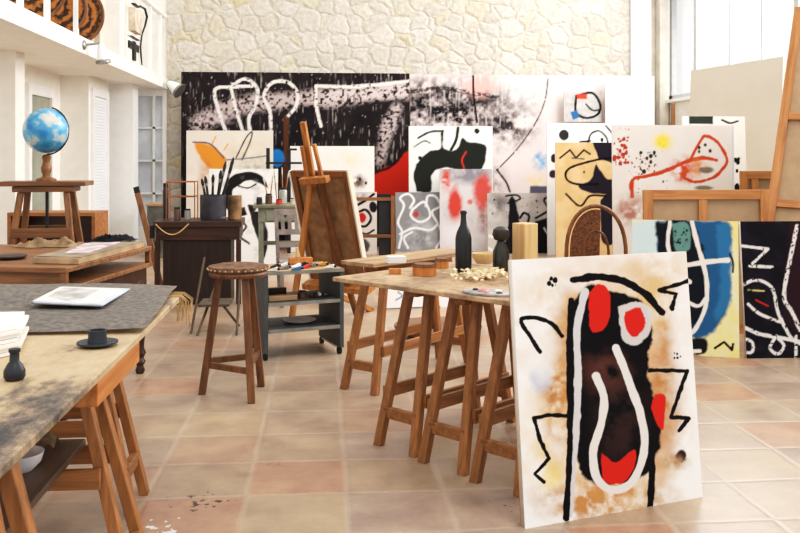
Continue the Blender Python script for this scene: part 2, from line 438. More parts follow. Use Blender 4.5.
    bp = N(nt, 'ShaderNodeBump'); bp.inputs['Strength'].default_value = .25; bp.inputs['Distance'].default_value = .006
    nt.links.new(hm.outputs[0], bp.inputs['Height']); nt.links.new(bp.outputs['Normal'], b.inputs['Normal'])
    return m
def stone_mat():
    m, nt, b = newmat('cream_rubble_stone')
    tc = N(nt, 'ShaderNodeTexCoord'); mp = N(nt, 'ShaderNodeMapping'); mp.inputs['Scale'].default_value = (1, 1, 1.15)
    nt.links.new(tc.outputs['Object'], mp.inputs['Vector'])
    dn = N(nt, 'ShaderNodeTexNoise'); dn.inputs['Scale'].default_value = 3; dn.inputs['Detail'].default_value = 3
    nt.links.new(mp.outputs[0], dn.inputs['Vector'])
    ds = N(nt, 'ShaderNodeVectorMath', operation='MULTIPLY_ADD'); ds.inputs[1].default_value = (.3, .3, .3)
    nt.links.new(dn.outputs['Color'], ds.inputs[0]); nt.links.new(mp.outputs[0], ds.inputs[2])
    ve = N(nt, 'ShaderNodeTexVoronoi', feature='DISTANCE_TO_EDGE'); vc = N(nt, 'ShaderNodeTexVoronoi', feature='F1')
    for v in (ve, vc): v.inputs['Scale'].default_value = 3.5; v.inputs['Randomness'].default_value = .85; nt.links.new(ds.outputs[0], v.inputs['Vector'])
    r = N(nt, 'ShaderNodeValToRGB')
    cols = [(0, (212, 204, 191)), (.3, (220, 213, 202)), (.55, (206, 198, 184)), (.75, (223, 217, 207)), (.965, (214, 204, 180)), (1, (214, 196, 152))]
    while len(r.color_ramp.elements) < len(cols): r.color_ramp.elements.new(.5)
    for e, (p, c) in zip(r.color_ramp.elements, cols): e.position = p; e.color = L4(c)
    sp = N(nt, 'ShaderNodeSeparateColor'); nt.links.new(vc.outputs['Color'], sp.inputs[0]); nt.links.new(sp.outputs[0], r.inputs['Fac'])
    fn = N(nt, 'ShaderNodeTexNoise'); fn.inputs['Scale'].default_value = 14; fn.inputs['Detail'].default_value = 8; fn.inputs['Roughness'].default_value = .7
    nt.links.new(tc.outputs['Object'], fn.inputs['Vector'])
    fr = N(nt, 'ShaderNodeValToRGB'); fr.color_ramp.elements[0].position = .3; fr.color_ramp.elements[1].position = .62
    fr.color_ramp.elements[0].color = (.60, .56, .51, 1); fr.color_ramp.elements[1].color = (1, 1, 1, 1)
    nt.links.new(fn.outputs['Fac'], fr.inputs['Fac'])
    mu = N(nt, 'ShaderNodeMix', data_type='RGBA', blend_type='MULTIPLY'); mu.inputs[0].default_value = .7
    nt.links.new(r.outputs['Color'], mu.inputs[6]); nt.links.new(fr.outputs['Color'], mu.inputs[7])
    er = N(nt, 'ShaderNodeMapRange'); er.inputs[1].default_value = .0; er.inputs[2].default_value = .10; er.inputs[3].default_value = .32; er.inputs[4].default_value = 0
    nt.links.new(ve.outputs['Distance'], er.inputs[0])
    mx = N(nt, 'ShaderNodeMix', data_type='RGBA'); mx.inputs[7].default_value = L4((196, 184, 162))
    nt.links.new(er.outputs[0], mx.inputs[0]); nt.links.new(mu.outputs[2], mx.inputs[6])
    nt.links.new(mx.outputs[2], b.inputs['Base Color']); b.inputs['Roughness'].default_value = .9
    h1 = N(nt, 'ShaderNodeMapRange', interpolation_type='SMOOTHSTEP'); h1.inputs[1].default_value = 0; h1.inputs[2].default_value = .16
    nt.links.new(ve.outputs['Distance'], h1.inputs[0])
    hh = N(nt, 'ShaderNodeMath', operation='MULTIPLY_ADD'); hh.inputs[1].default_value = .7
    nt.links.new(fn.outputs['Fac'], hh.inputs[0]); nt.links.new(h1.outputs[0], hh.inputs[2])
    bp = N(nt, 'ShaderNodeBump'); bp.inputs['Strength'].default_value = .4; bp.inputs['Distance'].default_value = .05
    nt.links.new(hh.outputs[0], bp.inputs['Height']); nt.links.new(bp.outputs['Normal'], b.inputs['Normal'])
    return m
YB = 14.0; XR = 5.4; XL = -3.35; ZT = 5.6
struct(MB().box((-4, -1.5, -.1), (6, YB+.3, 0)), 'floor', floor_mat())
XS0 = on_y(167, 100, YB).x; XS1 = on_y(630, 50, YB).x; XS2 = on_y(650, 50, YB).x
struct(MB().box((XS0, YB, 0), (XS1, YB+.3, ZT)), 'wall_back', stone_mat())
struct(MB().box((XL-.2, YB+.02, 2.42), (XS0, YB+.3, ZT)), 'wall_back_corner', M_WHITE)
struct(MB().box((XS1, YB-.06, 0), (XS2, YB+.3, ZT)), 'pillar_back', M_WPAINT)
struct(MB().box((XS2, YB-.01, 0), (XR, YB+.3, ZT)), 'wall_back_return', plain('reveal_cream', (222, 214, 198), .8, var=.03))
# left side: wall, piers, balcony
struct(MB().box((XL-.25, 2.0, 0), (XL, YB+.3, ZT)), 'wall_left', M_WHITE)
struct(MB().box((XL, 9.0, 0), (-3.0, 9.27, 2.40)), 'pillar_left_near', M_WHITE)
struct(MB().box((XL, 11.7, 0), (-3.0, 12.75, 2.40)), 'pillar_left_middle', M_WHITE)
struct(MB().box((XL, 13.0, 0), (-2.72, 13.35, 2.40)), 'pillar_left_far', M_WPAINT)
struct(MB().box((XL, 4.0, 2.40), (-2.40, YB, 2.56)), 'balcony_slab', M_WHITE)
struct(MB().box((XL, 11.7, 2.56), (-2.95, 12.2, ZT)), 'pillar_balcony', M_CREAM)
struct(MB().box((XL, 12.9, 2.56), (-2.8, 13.3, ZT)), 'pillar_balcony_far', M_WHITE)
# balustrade: posts and handrail on the slab edge
bal = empty('balustrade', 'white painted balustrade along the edge of the left balcony', 'balustrade', (-2.45, 0, 2.56)); bal['kind'] = 'structure'
for u in (20, 47, 76, 122, 137, 150, 160, 166):
    y = on_x(u, 40, -2.45).y
    MB().box((-.022, y-.03, 0), (.022, y+.03, .92)).build('baluster', M_WPAINT, bal, bevel=.004)
y = on_x(100, 40, -2.45).y; MB().box((-.03, y-.12, 0), (.03, y+.12, .92)).build('baluster', M_CREAM, bal, bevel=.004)
MB().box((-.04, 5, .92), (.04, YB-.05, .98)).build('handrail', M_WPAINT, bal, bevel=.006)
# windows of the left wall
w1 = empty('window_1', None, None, (XL, 10.85, 0)); w1['kind'] = 'structure'
mb = MB()
for lo, hi in (((0, -.5, .3), (.05, -.4, 2.2)), ((0, .35, .3), (.05, .45, 2.2)), ((0, -.4, 2.08), (.05, .35, 2.2)), ((0, -.4, .3), (.05, .35, .42))): mb.box(lo, hi)
mb.build('window_frame', M_WPAINT, w1); MB().box((.002, -.4, .42), (.02, .35, 2.08)).build('pane', M_GREENGL, w1)
d1 = empty('door_1', None, None, (-3.0, 12.2, 0)); d1['kind'] = 'structure'
mb = MB()
for lo, hi in (((0, -.42, 0), (.04, -.34, 2.26)), ((0, .34, 0), (.04, .42, 2.26)), ((0, -.34, 2.16), (.04, .34, 2.26))): mb.box(lo, hi)
mb.build('door_frame', M_WPAINT, d1)
mb = MB()
for k in range(54): mb.box((.004, -.34, .04+k*.039), (.016, .34, .072+k*.039))
mb.build('blind', plain('white_blind', (244, 246, 250), .5, var=.01), d1)
d2 = empty('door_2', None, None, (0, YB-.05, 0)); d2['kind'] = 'structure'
xa, xb = -3.05, XS0
mb = MB()
for lo, hi in (((xa, 0, 0), (xa+.1, .1, 2.4)), ((xb-.06, 0, 0), (xb, .1, 2.4)), ((xa+.1, 0, 2.3), (xb-.06, .1, 2.4)), ((xa+.1, 0, .02), (xb-.06, .1, .3))): mb.box(lo, hi)
for k in range(1, 4): mb.box((xa+.1, .01, .3+k*.5), (xb-.06, .06, .33+k*.5))
mb.box((xa+.42, .01, .3), (xa+.46, .06, 2.3))
mb.build('door_frame', M_WPAINT, d2); MB().box((xa+.1, .07, .3), (xb-.06, .09, 2.3)).build('pane', M_DOORGL, d2)
# right wall with its band of tall windows
SILL = 2.22
struct(MB().box((XR, 2.0, 0), (XR+.25, YB+.3, SILL)), 'wall_right', plain('wall_right_white', (236, 228, 214), .8, var=.02))
struct(MB().box((XR-.06, 8.0, SILL), (XR+.25, 13.95, SILL+.05)), 'trim_1', M_WPAINT)
w3 = empty('window_3', None, None, (XR, 0, 0)); w3['kind'] = 'structure'
ys = [on_x(u, 50, XR).y for u in (667, 691, 725, 757, 791)]
ys = ys + [9.0, 7.6, 6.2, 4.8, 3.4, 2.0]
mb = MB()
for i, y in enumerate(ys):
    t = .05 if i in (0, 1, 4) else .018
    mb.box((.06, y-t, SILL+.05), (.14, y+t, ZT))
mb.box((.06, 2.0, SILL+.05), (.14, YB, SILL+.12)); mb.box((.06, 2.0, ZT-.1), (.14, YB, ZT))
mb.build('window_frame', plain('window_frame_grey', (196, 197, 196), .5, var=.02), w3)
for a, b_ in zip(ys[1:], ys): MB().grid(lambda s, t, a=a, b_=b_: Vector((.095, a+.05 + s*(b_-a-.1), SILL+.12 + t*(ZT-.22-SILL))), 1, 1).build('pane', M_GLASS, w3)
struct(MB().box((XR-.16, 13.78, 0), (XR-.02, 13.98, ZT)), 'trim_2', plain('weathered_jamb', (216, 208, 194), .8, var=.04, scale=4))

# ================================================================== FURNITURE
def leg_mb(foot, top, w=.045, t=.034): return MB().bar(top, foot, w, t, up=(1, 0, 0), flat=True)
def trestle(label, loc, rz, L=.78, h=.765, rail=.24, bs=.1):
    """sawhorse: local +x runs from the front end inward"""
    r = empty('trestle', label, 'trestle', loc, rz, 'wooden trestles')
    s0, s1, inn = .115, .062, .17
    for x0, x1 in ((0, inn), (L, L-inn)):
        for sg in (-1, 1):
            leg_mb((x0, sg*s0, 0), (x1, sg*s1, h-.012)).build('leg', W_TRES, r, bevel=.003)
        t = .2; x = x0 + (x1-x0)*t; y = s0 + (s1-s0)*t
        MB().bar((x, -y, h*t), (x, y, h*t), .03, .052).build('end_stretcher', W_TRESX, r, bevel=.003)
    t = rail/h; xa = inn*t; y = s0 + (s1-s0)*t
    for sg in (-1, 1):
        MB().bar((xa, sg*(y+.032), rail), (L-xa, sg*(y+.032), rail), .02, .06).build('long_stretcher', W_TRESX, r, bevel=.003)
    MB().box((bs, -.04, h-.07), (L-.1, .04, h)).build('beam', W_TRESX, r, bevel=.004)
    return r
# ---- centre work table
TZ = .80
e = Vector((.664, -.748, 0)); nrm = Vector((.748, .664, 0))
T0 = Vector((.03, 4.29, 0)); ROTN = math.atan2(nrm.y, nrm.x)
def worn_top():
    m, nt, b = newmat('worn_plywood')
    tc = N(nt, 'ShaderNodeTexCoord'); n1 = N(nt, 'ShaderNodeTexNoise'); n1.inputs['Scale'].default_value = 4; n1.inputs['Detail'].default_value = 8; n1.inputs['Roughness'].default_value = .7
    nt.links.new(tc.outputs['Object'], n1.inputs['Vector'])
    r = N(nt, 'ShaderNodeValToRGB')
    cols = [(.28, (104, 88, 76)), (.42, (150, 122, 96)), (.55, (190, 158, 122)), (.75, (206, 180, 146))]
    while len(r.color_ramp.elements) < 4: r.color_ramp.elements.new(.5)
    for el, (p, c) in zip(r.color_ramp.elements, cols): el.position = p; el.color = L4(c)
    nt.links.new(n1.outputs['Fac'], r.inputs['Fac'])
    n2 = N(nt, 'ShaderNodeTexNoise'); n2.inputs['Scale'].default_value = 30; n2.inputs['Detail'].default_value = 5
    nt.links.new(tc.outputs['Object'], n2.inputs['Vector'])
    r2 = N(nt, 'ShaderNodeValToRGB'); r2.color_ramp.elements[0].position = .3; r2.color_ramp.elements[1].position = .5
    r2.color_ramp.elements[0].color = (.45, .42, .4, 1)
    nt.links.new(n2.outputs['Fac'], r2.inputs['Fac'])
    mu = N(nt, 'ShaderNodeMix', data_type='RGBA', blend_type='MULTIPLY'); mu.inputs[0].default_value = .6
    nt.links.new(r.outputs[0], mu.inputs[6]); nt.links.new(r2.outputs[0], mu.inputs[7]); nt.links.new(mu.outputs[2], b.inputs['Base Color'])
    b.inputs['Roughness'].default_value = .6
    return m
M_WORN = worn_top()
def ply_top():
    m, nt, b = newmat('stained_plywood')
    tc = N(nt, 'ShaderNodeTexCoord'); mp = N(nt, 'ShaderNodeMapping'); mp.inputs['Scale'].default_value = (1.6, .8, 1); nt.links.new(tc.outputs['Object'], mp.inputs[0])
    n1 = N(nt, 'ShaderNodeTexNoise'); n1.inputs['Scale'].default_value = 3.4; n1.inputs['Detail'].default_value = 12; n1.inputs['Roughness'].default_value = .78
    nt.links.new(mp.outputs[0], n1.inputs['Vector'])
    g = N(nt, 'ShaderNodeSeparateXYZ'); gg = N(nt, 'ShaderNodeNewGeometry'); nt.links.new(gg.outputs['Position'], g.inputs[0])
    mr = N(nt, 'ShaderNodeMapRange'); mr.inputs[1].default_value = 2.0; mr.inputs[2].default_value = 2.6; mr.inputs[3].default_value = -.04; mr.inputs[4].default_value = .10
    nt.links.new(g.outputs['Y'], mr.inputs[0])
    ad = N(nt, 'ShaderNodeMath', operation='ADD'); nt.links.new(n1.outputs['Fac'], ad.inputs[0]); nt.links.new(mr.outputs[0], ad.inputs[1])
    r = N(nt, 'ShaderNodeValToRGB')
    cols = [(.38, (58, 54, 54)), (.46, (126, 110, 92)), (.54, (180, 156, 124)), (.72, (204, 180, 146))]
    while len(r.color_ramp.elements) < 4: r.color_ramp.elements.new(.5)
    for el, (p, c) in zip(r.color_ramp.elements, cols): el.position = p; el.color = L4(c)
    nt.links.new(ad.outputs[0], r.inputs['Fac']); nt.links.new(r.outputs[0], b.inputs['Base Color'])
    b.inputs['Roughness'].default_value = .55
    return m
M_PLY = ply_top()
Mt = Matrix(((e.x, nrm.x, 0, T0.x), (e.y, nrm.y, 0, T0.y), (0, 0, 1, 0), (0, 0, 0, 1)))
o = MB().box((0, 0, TZ-.021), (1.10, .86, TZ)).build('table_top', M_WORN, None, bevel=.004)
o.matrix_world = Mt; tag(o, 'worn paint-stained board laid over three trestles behind the large black and red canvas', 'table top')
for s_, lb in ((.26, 'brown wooden trestle under the left corner of the centre worktop'), (.575, 'brown wooden trestle in the middle of the three under the centre worktop'), (.90, 'brown wooden trestle nearest the large leaning black and red canvas')):
    p = T0 + e*(s_ + .012) + nrm*(.155 - .1*(s_-.26))
    trestle(lb, (p.x, p.y, 0), ROTN, L=.74, h=TZ-.023)
def P1(u, v, z=TZ): return on_z(u, v, z)
# ---- second plank table behind
A = on_z(368, 262, .77); B = on_z(462, 250, .77)
dv = (B - A); dv.z = 0; dv.normalize(); nv_ = Vector((-dv.y, dv.x, 0))
fA = on_z(345, 388); fB = on_z(374, 396)
o = MB().box((-.02, -.06, .742), (.92, .2, .766)).build('bench_top', W_BENCH, None, bevel=.004)
o.matrix_world = Matrix(((dv.x, nv_.x, 0, A.x), (dv.y, nv_.y, 0, A.y), (0, 0, 1, 0), (0, 0, 0, 1)))
tag(o, 'long plain plank laid on trestles behind the centre worktop', 'table top')
cx = (fA + fB)/2
tr2 = trestle('brown wooden trestle under the left end of the rear plank', (cx.x, cx.y, 0), math.atan2(dv.y, dv.x) + .08, L=1.0, h=.738)
# ---- left front table
LX, LY0, LY1 = -.595, 1.25, 3.72
o = MB().box((-1.75, LY0, TZ-.022), (LX, LY1, TZ)).build('table_top', M_PLY, None, bevel=.003)
tag(o, 'stained pale plywood worktop on trestles in the front left corner', 'table top')
o = MB().box((LX-.072, 2.46, TZ-.098), (LX-.012, 3.0, TZ-.024)).build('batten', W_PINE, None, bevel=.003)
tag(o, 'short thick orange pine batten under the edge of the front left worktop', 'batten')
for y, x, lb in ((2.88, -.575, 'orange-brown trestle under the middle of the front left worktop'), (3.62, -.735, 'orange-brown trestle under the felt-covered end of the front left worktop'), (1.835, -.485, 'orange-brown trestle under the near end of the front left worktop')):
    trestle(lb, (x, y, 0), math.pi, L=.95, h=TZ-.1 if 2.5 < y < 3.3 else TZ-.025, rail=.405 if y < 3.3 else .34, bs=.21 if y < 2.5 else .1)
o = MB().box((-1.2, 1.62, .4365), (-.775, 2.99, .458)).build('shelf_board', wood('shelf_brown', (74, 56, 44), (112, 88, 70), 'y'), None, bevel=.003)
tag(o, 'dark brown board resting on the trestle rails below the front left worktop', 'board')
# ---- three-legged stool
fs = [on_z(252, 403), on_z(201, 394), on_z(262, 386)]
cs = (fs[0]+fs[1]+fs[2])/3
st = empty('round_stool', 'three-legged brown stool with a round studded seat beside the grey shelf cart', 'stool', cs)
for p in fs:
    d = p - cs; leg_mb(d*.97, d*.50 + Vector((0, 0, .70)), .05, .04).build('leg', W_STOOL, st, bevel=.004)
for i in range(3):
    a, b_ = fs[i]-cs, fs[(i+1) % 3]-cs; z = .17 + .02*i
    MB().bar(a*.86 + Vector((0, 0, z)), b_*.86 + Vector((0, 0, z)), .022, .035).build('stretcher', W_STOOL, st, bevel=.003)
MB().lathe([(.13, .68), (.165, .685), (.17, .70), (.165, .712), (.1, .714)], 32).build('seat', W_STOOL, st, smooth=True)
MB().lathe([(.168, .715), (.176, .725), (.172, .742), (.12, .752), (.0, .754)], 32).build('cushion', M_CUSH, st, smooth=True)
for k in range(30):
    a = 2*math.pi*k/30; MB().sphere((.176*math.cos(a), .176*math.sin(a), .728), .006, 8).build('stud', M_BRASS, st)
# ---- grey shelf cart
c0 = on_z(264, 362); c1 = on_z(344, 354.5); ce = (c1-c0); CW = ce.length; ce.normalize(); CD = .46; CH = .60
cart = empty('shelf_cart', 'grey metal shelf cart on casters cluttered with paint tubes', 'cart', c0, math.atan2(ce.y, ce.x))
MB().box((0, 0, .05), (.03, CD, CH-.02)).build('side_panel', M_GREY, cart, bevel=.003)
MB().box((CW-.03, 0, .05), (CW, CD, CH-.02)).build('side_panel', M_GREY, cart, bevel=.003)
MB().box((CW-.028, .03, .038), (CW-.002, CD-.03, .0495)).build('bottom_strip', M_PAPER, cart)
for z, nm in ((CH-.02, 'top_shelf'), (.37, 'shelf'), (.19, 'shelf')):
    x0, x1 = (0, CW) if nm == 'top_shelf' else (.03, CW-.03)
    sh = MB().box((x0, 0, z), (x1, CD, z+.018)).build(nm, M_GREY if nm == 'shelf' else W_BENCH, cart, bevel=.002)
    MB().box((x0, -.006, z-.004), (x1, -.0005, z+.02)).build('edge_strip', M_GREYL, sh)
for x in (.02, CW-.02):
    for y in (.04, CD-.04):
        m = Matrix.Translation((x, y, .025)) @ Matrix.Rotation(math.pi/2, 4, 'Y')
        MB().lathe([(.0, -.012), (.025, -.012), (.025, .012), (.0, .012)], 14, m=m).build('caster', M_RUB, cart)
def CP_(x, y, z): return c0 + ce*x + Vector((-ce.y, ce.x, 0))*y + Vector((0, 0, z))
# ---- globe on sculptor's stand
gd = 6.9
gs = on_d(47, 184, gd); base = Vector((gs.x, gs.y, 0)); GT = H + (YH-181)/F*gd
stand = empty('modelling_stand', 'tall brown wooden stand carrying the globe by the left wall', 'stand', base, .06)
MB().box((-.315, -.17, GT-.035), (.315, .17, GT)).build('stand_top', W_STANDX, stand, bevel=.005)
MB().box((-.22, -.14, GT-.08), (.22, .14, GT-.037)).build('turntable_board', W_STANDX, stand, bevel=.005)
for sx in (-1, 1):
    for sy in (-1, 1):
        leg_mb((sx*.30, sy*.26, 0), (sx*.165, sy*.10, GT-.082), .048, .042).build('leg', W_STAND, stand, bevel=.004)
for sy in (-1, 1): MB().bar((-.215, sy*.17, .80), (.215, sy*.17, .80), .03, .07).build('stretcher', W_STANDX, stand, bevel=.003)
for sx in (-1, 1): MB().bar((sx*.205, -.16, .60), (sx*.205, .16, .60), .03, .07).build('stretcher', W_STANDX, stand, bevel=.003)
MB().lathe([(.012, .5), (.012, GT-.083)], 12).build('spindle', M_BLACK, stand)
def globe_mat():
    m, nt, b = newmat('globe_map')
    tc = N(nt, 'ShaderNodeTexCoord'); n1 = N(nt, 'ShaderNodeTexNoise'); n1.inputs['Scale'].default_value = 7; n1.inputs['Detail'].default_value = 6; n1.inputs['Roughness'].default_value = .55
    nt.links.new(tc.outputs['Object'], n1.inputs['Vector'])
    r = N(nt, 'ShaderNodeValToRGB')
    cols = [(0, (24, 104, 168)), (.40, (44, 132, 190)), (.53, (96, 168, 206)), (.57, (176, 196, 200)), (.64, (206, 196, 186)), (.75, (190, 190, 160))]
    while len(r.color_ramp.elements) < 6: r.color_ramp.elements.new(.5)
    for el, (p, c) in zip(r.color_ramp.elements, cols): el.position = p; el.color = L4(c)
    nt.links.new(n1.outputs['Fac'], r.inputs['Fac']); nt.links.new(r.outputs[0], b.inputs['Base Color']); b.inputs['Roughness'].default_value = .3
    return m
GR = 22.3/F*gd
gl = empty('desk_globe', 'blue terrestrial globe on a turned wooden foot standing on the modelling stand', 'globe', (base.x-.005, base.y, GT+.002))
GC = H + (YH-131)/F*gd - GT
MB().sphere((0, 0, GC), GR, 40).build('sphere', globe_mat(), gl, smooth=True)
MB().lathe([(.075, 0), (.075, .012), (.06, .02), (.03, .03), (.028, .05), (.038, .075), (.04, .1), (.03, .125), (.026, .15), (.035, GC-GR-.03), (.02, GC-GR-.012), (.0, GC-GR-.01)], 24).build('foot', W_STAND, gl, smooth=True)
pts = [(math.cos(a)*math.cos(.4)*(GR+.012), math.sin(.4)*0 - .01, GC + math.sin(a)*(GR+.012)) for a in [math.radians(-88 + k*9) for k in range(19)]]
MB().tube(pts, .006, 8).build('meridian_arm', M_BLACK, gl)
# ---- low open cabinet behind the stand
p0 = on_d(7, 212, 7.6); p1 = on_d(95, 214, 7.6)
cab = empty('low_bookcase', 'low open-fronted brown wooden cabinet behind the globe stand', 'cabinet', (p0.x, p0.y, 0), math.atan2(p1.y-p0.y, p1.x-p0.x))
cw = (p1-p0).length; chh = .90; W_CAB = wood('cabinet_brown', (140, 88, 48), (184, 128, 78), 'x')
MB().box((0, 0, 0), (.03, .35, chh-.03)).build('side_panel', W_CAB, cab, bevel=.003)
MB().box((cw-.03, 0, 0), (cw, .35, chh-.03)).build('side_panel', W_CAB, cab, bevel=.003)
MB().box((0, 0, chh-.03), (cw, .35, chh)).build('top_panel', W_CAB, cab, bevel=.003)
MB().box((.03, .33, .02), (cw-.03, .35, chh-.03)).build('back_panel', W_DARK, cab)
MB().box((.03, .01, .45), (cw-.03, .32, .47)).build('shelf', W_CAB, cab)
# ---- old desk
dA = on_z(66, 268, .80); dB = on_z(152, 246, .80)
dd = (dB-dA); DD = dd.length; dd.normalize(); dl = Vector((-dd.y, dd.x, 0))   # dl points left
desk = empty('writing_desk', 'old brown desk with carved apron and turned legs behind the felt-covered table', 'desk', (dA.x, dA.y, 0))
Md = Matrix(((-dl.x, dd.x, 0, dA.x), (-dl.y, dd.y, 0, dA.y), (0, 0, 1, 0), (0, 0, 0, 1))); desk.matrix_world = Md
DW = 1.35
MB().box((-DW, 0, .772), (0, DD, .80)).build('desk_top', W_DESK, desk, bevel=.004)
MB().box((-DW+.03, .03, .70), (-.03, .06, .770)).build('front_rail', W_DESK, desk)
MB().box((-DW, 0, .672), (.005, DD, .698)).build('ledge', W_DESK, desk, bevel=.004)
mb = MB().box((-.05, .05, .44), (-.02, DD-.04, .670))
mb.build('side_apron', W_DARK, desk); 
for k in range(6):
    mb = MB(); y = .16 + k*(DD-.3)/5
    mb.lathe([(.045, 0), (.04, .008), (.02, .012), (.0, .016)], 14, m=Matrix.Translation((-.02, y, .56)) @ Matrix.Rotation(math.pi/2, 4, 'Y'))
    mb.build('carving', W_DARK, desk, smooth=True)
MB().box((-DW+.05, .05, .44), (-.05, .08, .670)).build('front_apron', W_DESK, desk)
prof = [(.022, 0), (.03, .02), (.02, .05), (.034, .075), (.022, .10), (.036, .13), (.024, .165), (.026, .2), (.04, .30), (.045, .40), (.035, .43), (.045, .44)]
for x in (-.05, -DW+.06):
    for y in (.07, DD-.07): MB().lathe(prof, 16, c=(x, y, 0)).build('leg', W_DARKZ, desk, smooth=True)
for x in (-.018, -DW+.02):
    for y in (.02, DD-.02): MB().box((x-.015, y-.015, .699), (x+.015, y+.015, .771)).build('corner_post', W_DESK, desk)
# ---- dark workbench at the back left
b0 = on_z(160, 306); b1 = on_z(234, 303)
bw = .80; wb = empty('workbench', 'very dark wooden workbench crowded with brushes and pots by the left windows', 'workbench', (b0.x-.06, b0.y, 0), .03)
MB().box((0, 0, .72), (bw, .55, .775)).build('bench_top', W_DARK, wb, bevel=.005)
MB().box((.02, .02, .60), (bw-.02, .53, .719)).build('apron', W_DARK, wb, bevel=.003)
MB().box((.08, .04, 0), (bw-.1, .5, .599)).build('cupboard', wood('black_brown', (28, 16, 12), (58, 34, 24), 'z'), wb, bevel=.004)
for x in (.03, bw-.03): MB().bar((x, .04, 0), (x, .04, .6), .045, .045).build('leg', W_DARKZ, wb)
mb = MB(); mb.tube([(.02+k*.03, -.01-.006*math.sin(k), .755 - .10*math.sin(k*math.pi/10)**1.0*(1 if k < 11 else 0)) for k in range(11)], .006, 8)
mb.build('rope_loop', M_STRAW, wb)
MB().box((-.035, .01, .62), (-.002, .08, .74)).build('clamp', M_BLACK, wb)
def WB(x, y, z=.777): return Vector(wb.location) + Matrix.Rotation(.03, 3, 'Z') @ Vector((x, y, z))
# ---- grey cabinet and plank by the left windows
q0 = on_d(147, 204, 12.2); q1 = on_d(163, 204, 12.2)
gc = empty('grey_cabinet', 'narrow grey cupboard standing by the glazed door in the far left corner', 'cupboard', (q0.x, q0.y, 0))
gw = q1.x-q0.x; gh = q0.z
MB().box((0, .0, 0), (gw, .4, gh-.03)).build('carcass', plain('cupboard_grey', (112, 108, 100), .6, var=.1), gc, bevel=.004)
MB().box((-.02, -.02, gh-.029), (gw+.02, .42, gh)).build('top_panel', W_BENCH, gc, bevel=.003)
MB().box((.02, -.015, .1), (gw-.02, -.001, gh-.07)).build('door', plain('cupboard_grey_door', (98, 96, 90), .6, var=.1), gc, bevel=.003)
pa = on_d(136, 187, 9.4); pb_ = on_d(155, 262, 9.2); pf = pa + (pb_-pa)*((pa.z-.01)/(pa.z-pb_.z))
pl = empty('leaning_plank', 'narrow brown plank with a blackened tip leaning near the left windows', 'plank', pf)
MB().bar((0, 0, 0), (pa-pf)*.94, .06, .025, up=(0, 1, 0)).build('plank', W_STAND, pl, bevel=.003)
MB().bar((pa-pf)*.942, (pa-pf), .058, .024, up=(0, 1, 0)).build('tip', M_BLACK, pl, bevel=.003)
# ---- green-grey table
t0 = on_d(256, 205, 8.7); t1 = on_d(304, 205, 8.7); gz = t0.z
gt = empty('painted_table', 'grey-green painted table with a drawer holding jars behind the shelf cart', 'table', (t0.x, t0.y, 0), .05)
tw = .62
MB().box((-.03, -.03, gz-.03), (tw, .45, gz)).build('table_top', plain('green_top', (140, 134, 112), .6, var=.12), gt, bevel=.004)
MB().box((.02, .0, gz-.17), (tw-.04, .42, gz-.031)).build('apron', M_GREEN, gt, bevel=.003)
dr = MB().box((.1, -.012, gz-.155), (.45, -.001, gz-.05)).build('drawer', M_GREEN, gt, bevel=.003)
MB().sphere((.28, -.022, gz-.10), .014, 10).build('knob', M_BLACK, dr)
for x in (.045, tw-.07):
    for y in (.025, .395): MB().bar((x, y, 0), (x, y, gz-.172), .045, .045).build('leg', M_GREEN, gt, bevel=.003)
for z in (.25, .5): MB().bar((.045, .395, z), (tw-.07, .395, z), .02, .04).build('stretcher', M_GREEN, gt)
def GTp(x, y): return Vector(gt.location) + Matrix.Rotation(.05, 3, 'Z') @ Vector((x, y, gz+.002))
# ---- slat-back grey chair beside it
sc0 = on_d(282, 262, 8.15)
M_CHG = plain('grey_lilac_chair', (146, 134, 128), .6, var=.1)
ch = empty('slatted_chair', 'faded grey slat-back chair tucked between the green table and the easel', 'chair', (sc0.x, sc0.y, 0), .1)
sh_ = .42
MB().box((-.02, 0, sh_-.03), (.40, .38, sh_)).build('seat', M_CHG, ch, bevel=.005)
for x in (.0, .37):
    MB().bar((x, .03, 0), (x, .03, sh_-.032), .035, .035).build('leg', M_CHG, ch)
    MB().bar((x-.04, .37, .88), (x, .36, 0), .035, .035, up=(1, 0, 0)).build('rear_leg', M_CHG, ch)
bk = MB()
bk.bar((-.03, .375, .85), (.33, .375, .85), .02, .06); bk.bar((-.02, .37, .66), (.34, .37, .66), .02, .05); bk.bar((-.02, .37, .54), (.34, .37, .54), .02, .05)
for k in range(5): bk.bar((.03+k*.065, .372, .67), (.022+k*.065, .375, .83), .035, .015, up=(0, 1, 0))
bk.build('backrest', M_CHG, ch)
# ---- small folding chair behind the stool
f0 = on_z(189, 328); f1 = on_z(197, 336); f2 = on_z(228, 330)
fc = empty('folding_stool', 'thin-legged grey folding stool half hidden behind the round stool', 'stool', f1)
M_FOLD = plain('worn_grey_paint', (100, 84, 68), .6, var=.1)
S = on_d(198, 303, f1.y); sz = S.z
MB().box((.0, .03, sz-.02), (.24, .34, sz)).build('seat', M_FOLD, fc, bevel=.004)
for a, b_ in (((0, 0, 0), (.16, .38, sz+.28)), ((-.06, .10, 0), (.0, .42, sz+.32)), ((.30, 0, 0), (.30, .36, sz+.28)), ((.28, .4, 0), (.2, .05, sz-.022))):
    MB().tube([a, b_], .010, 8).build('leg', M_FOLD, fc)
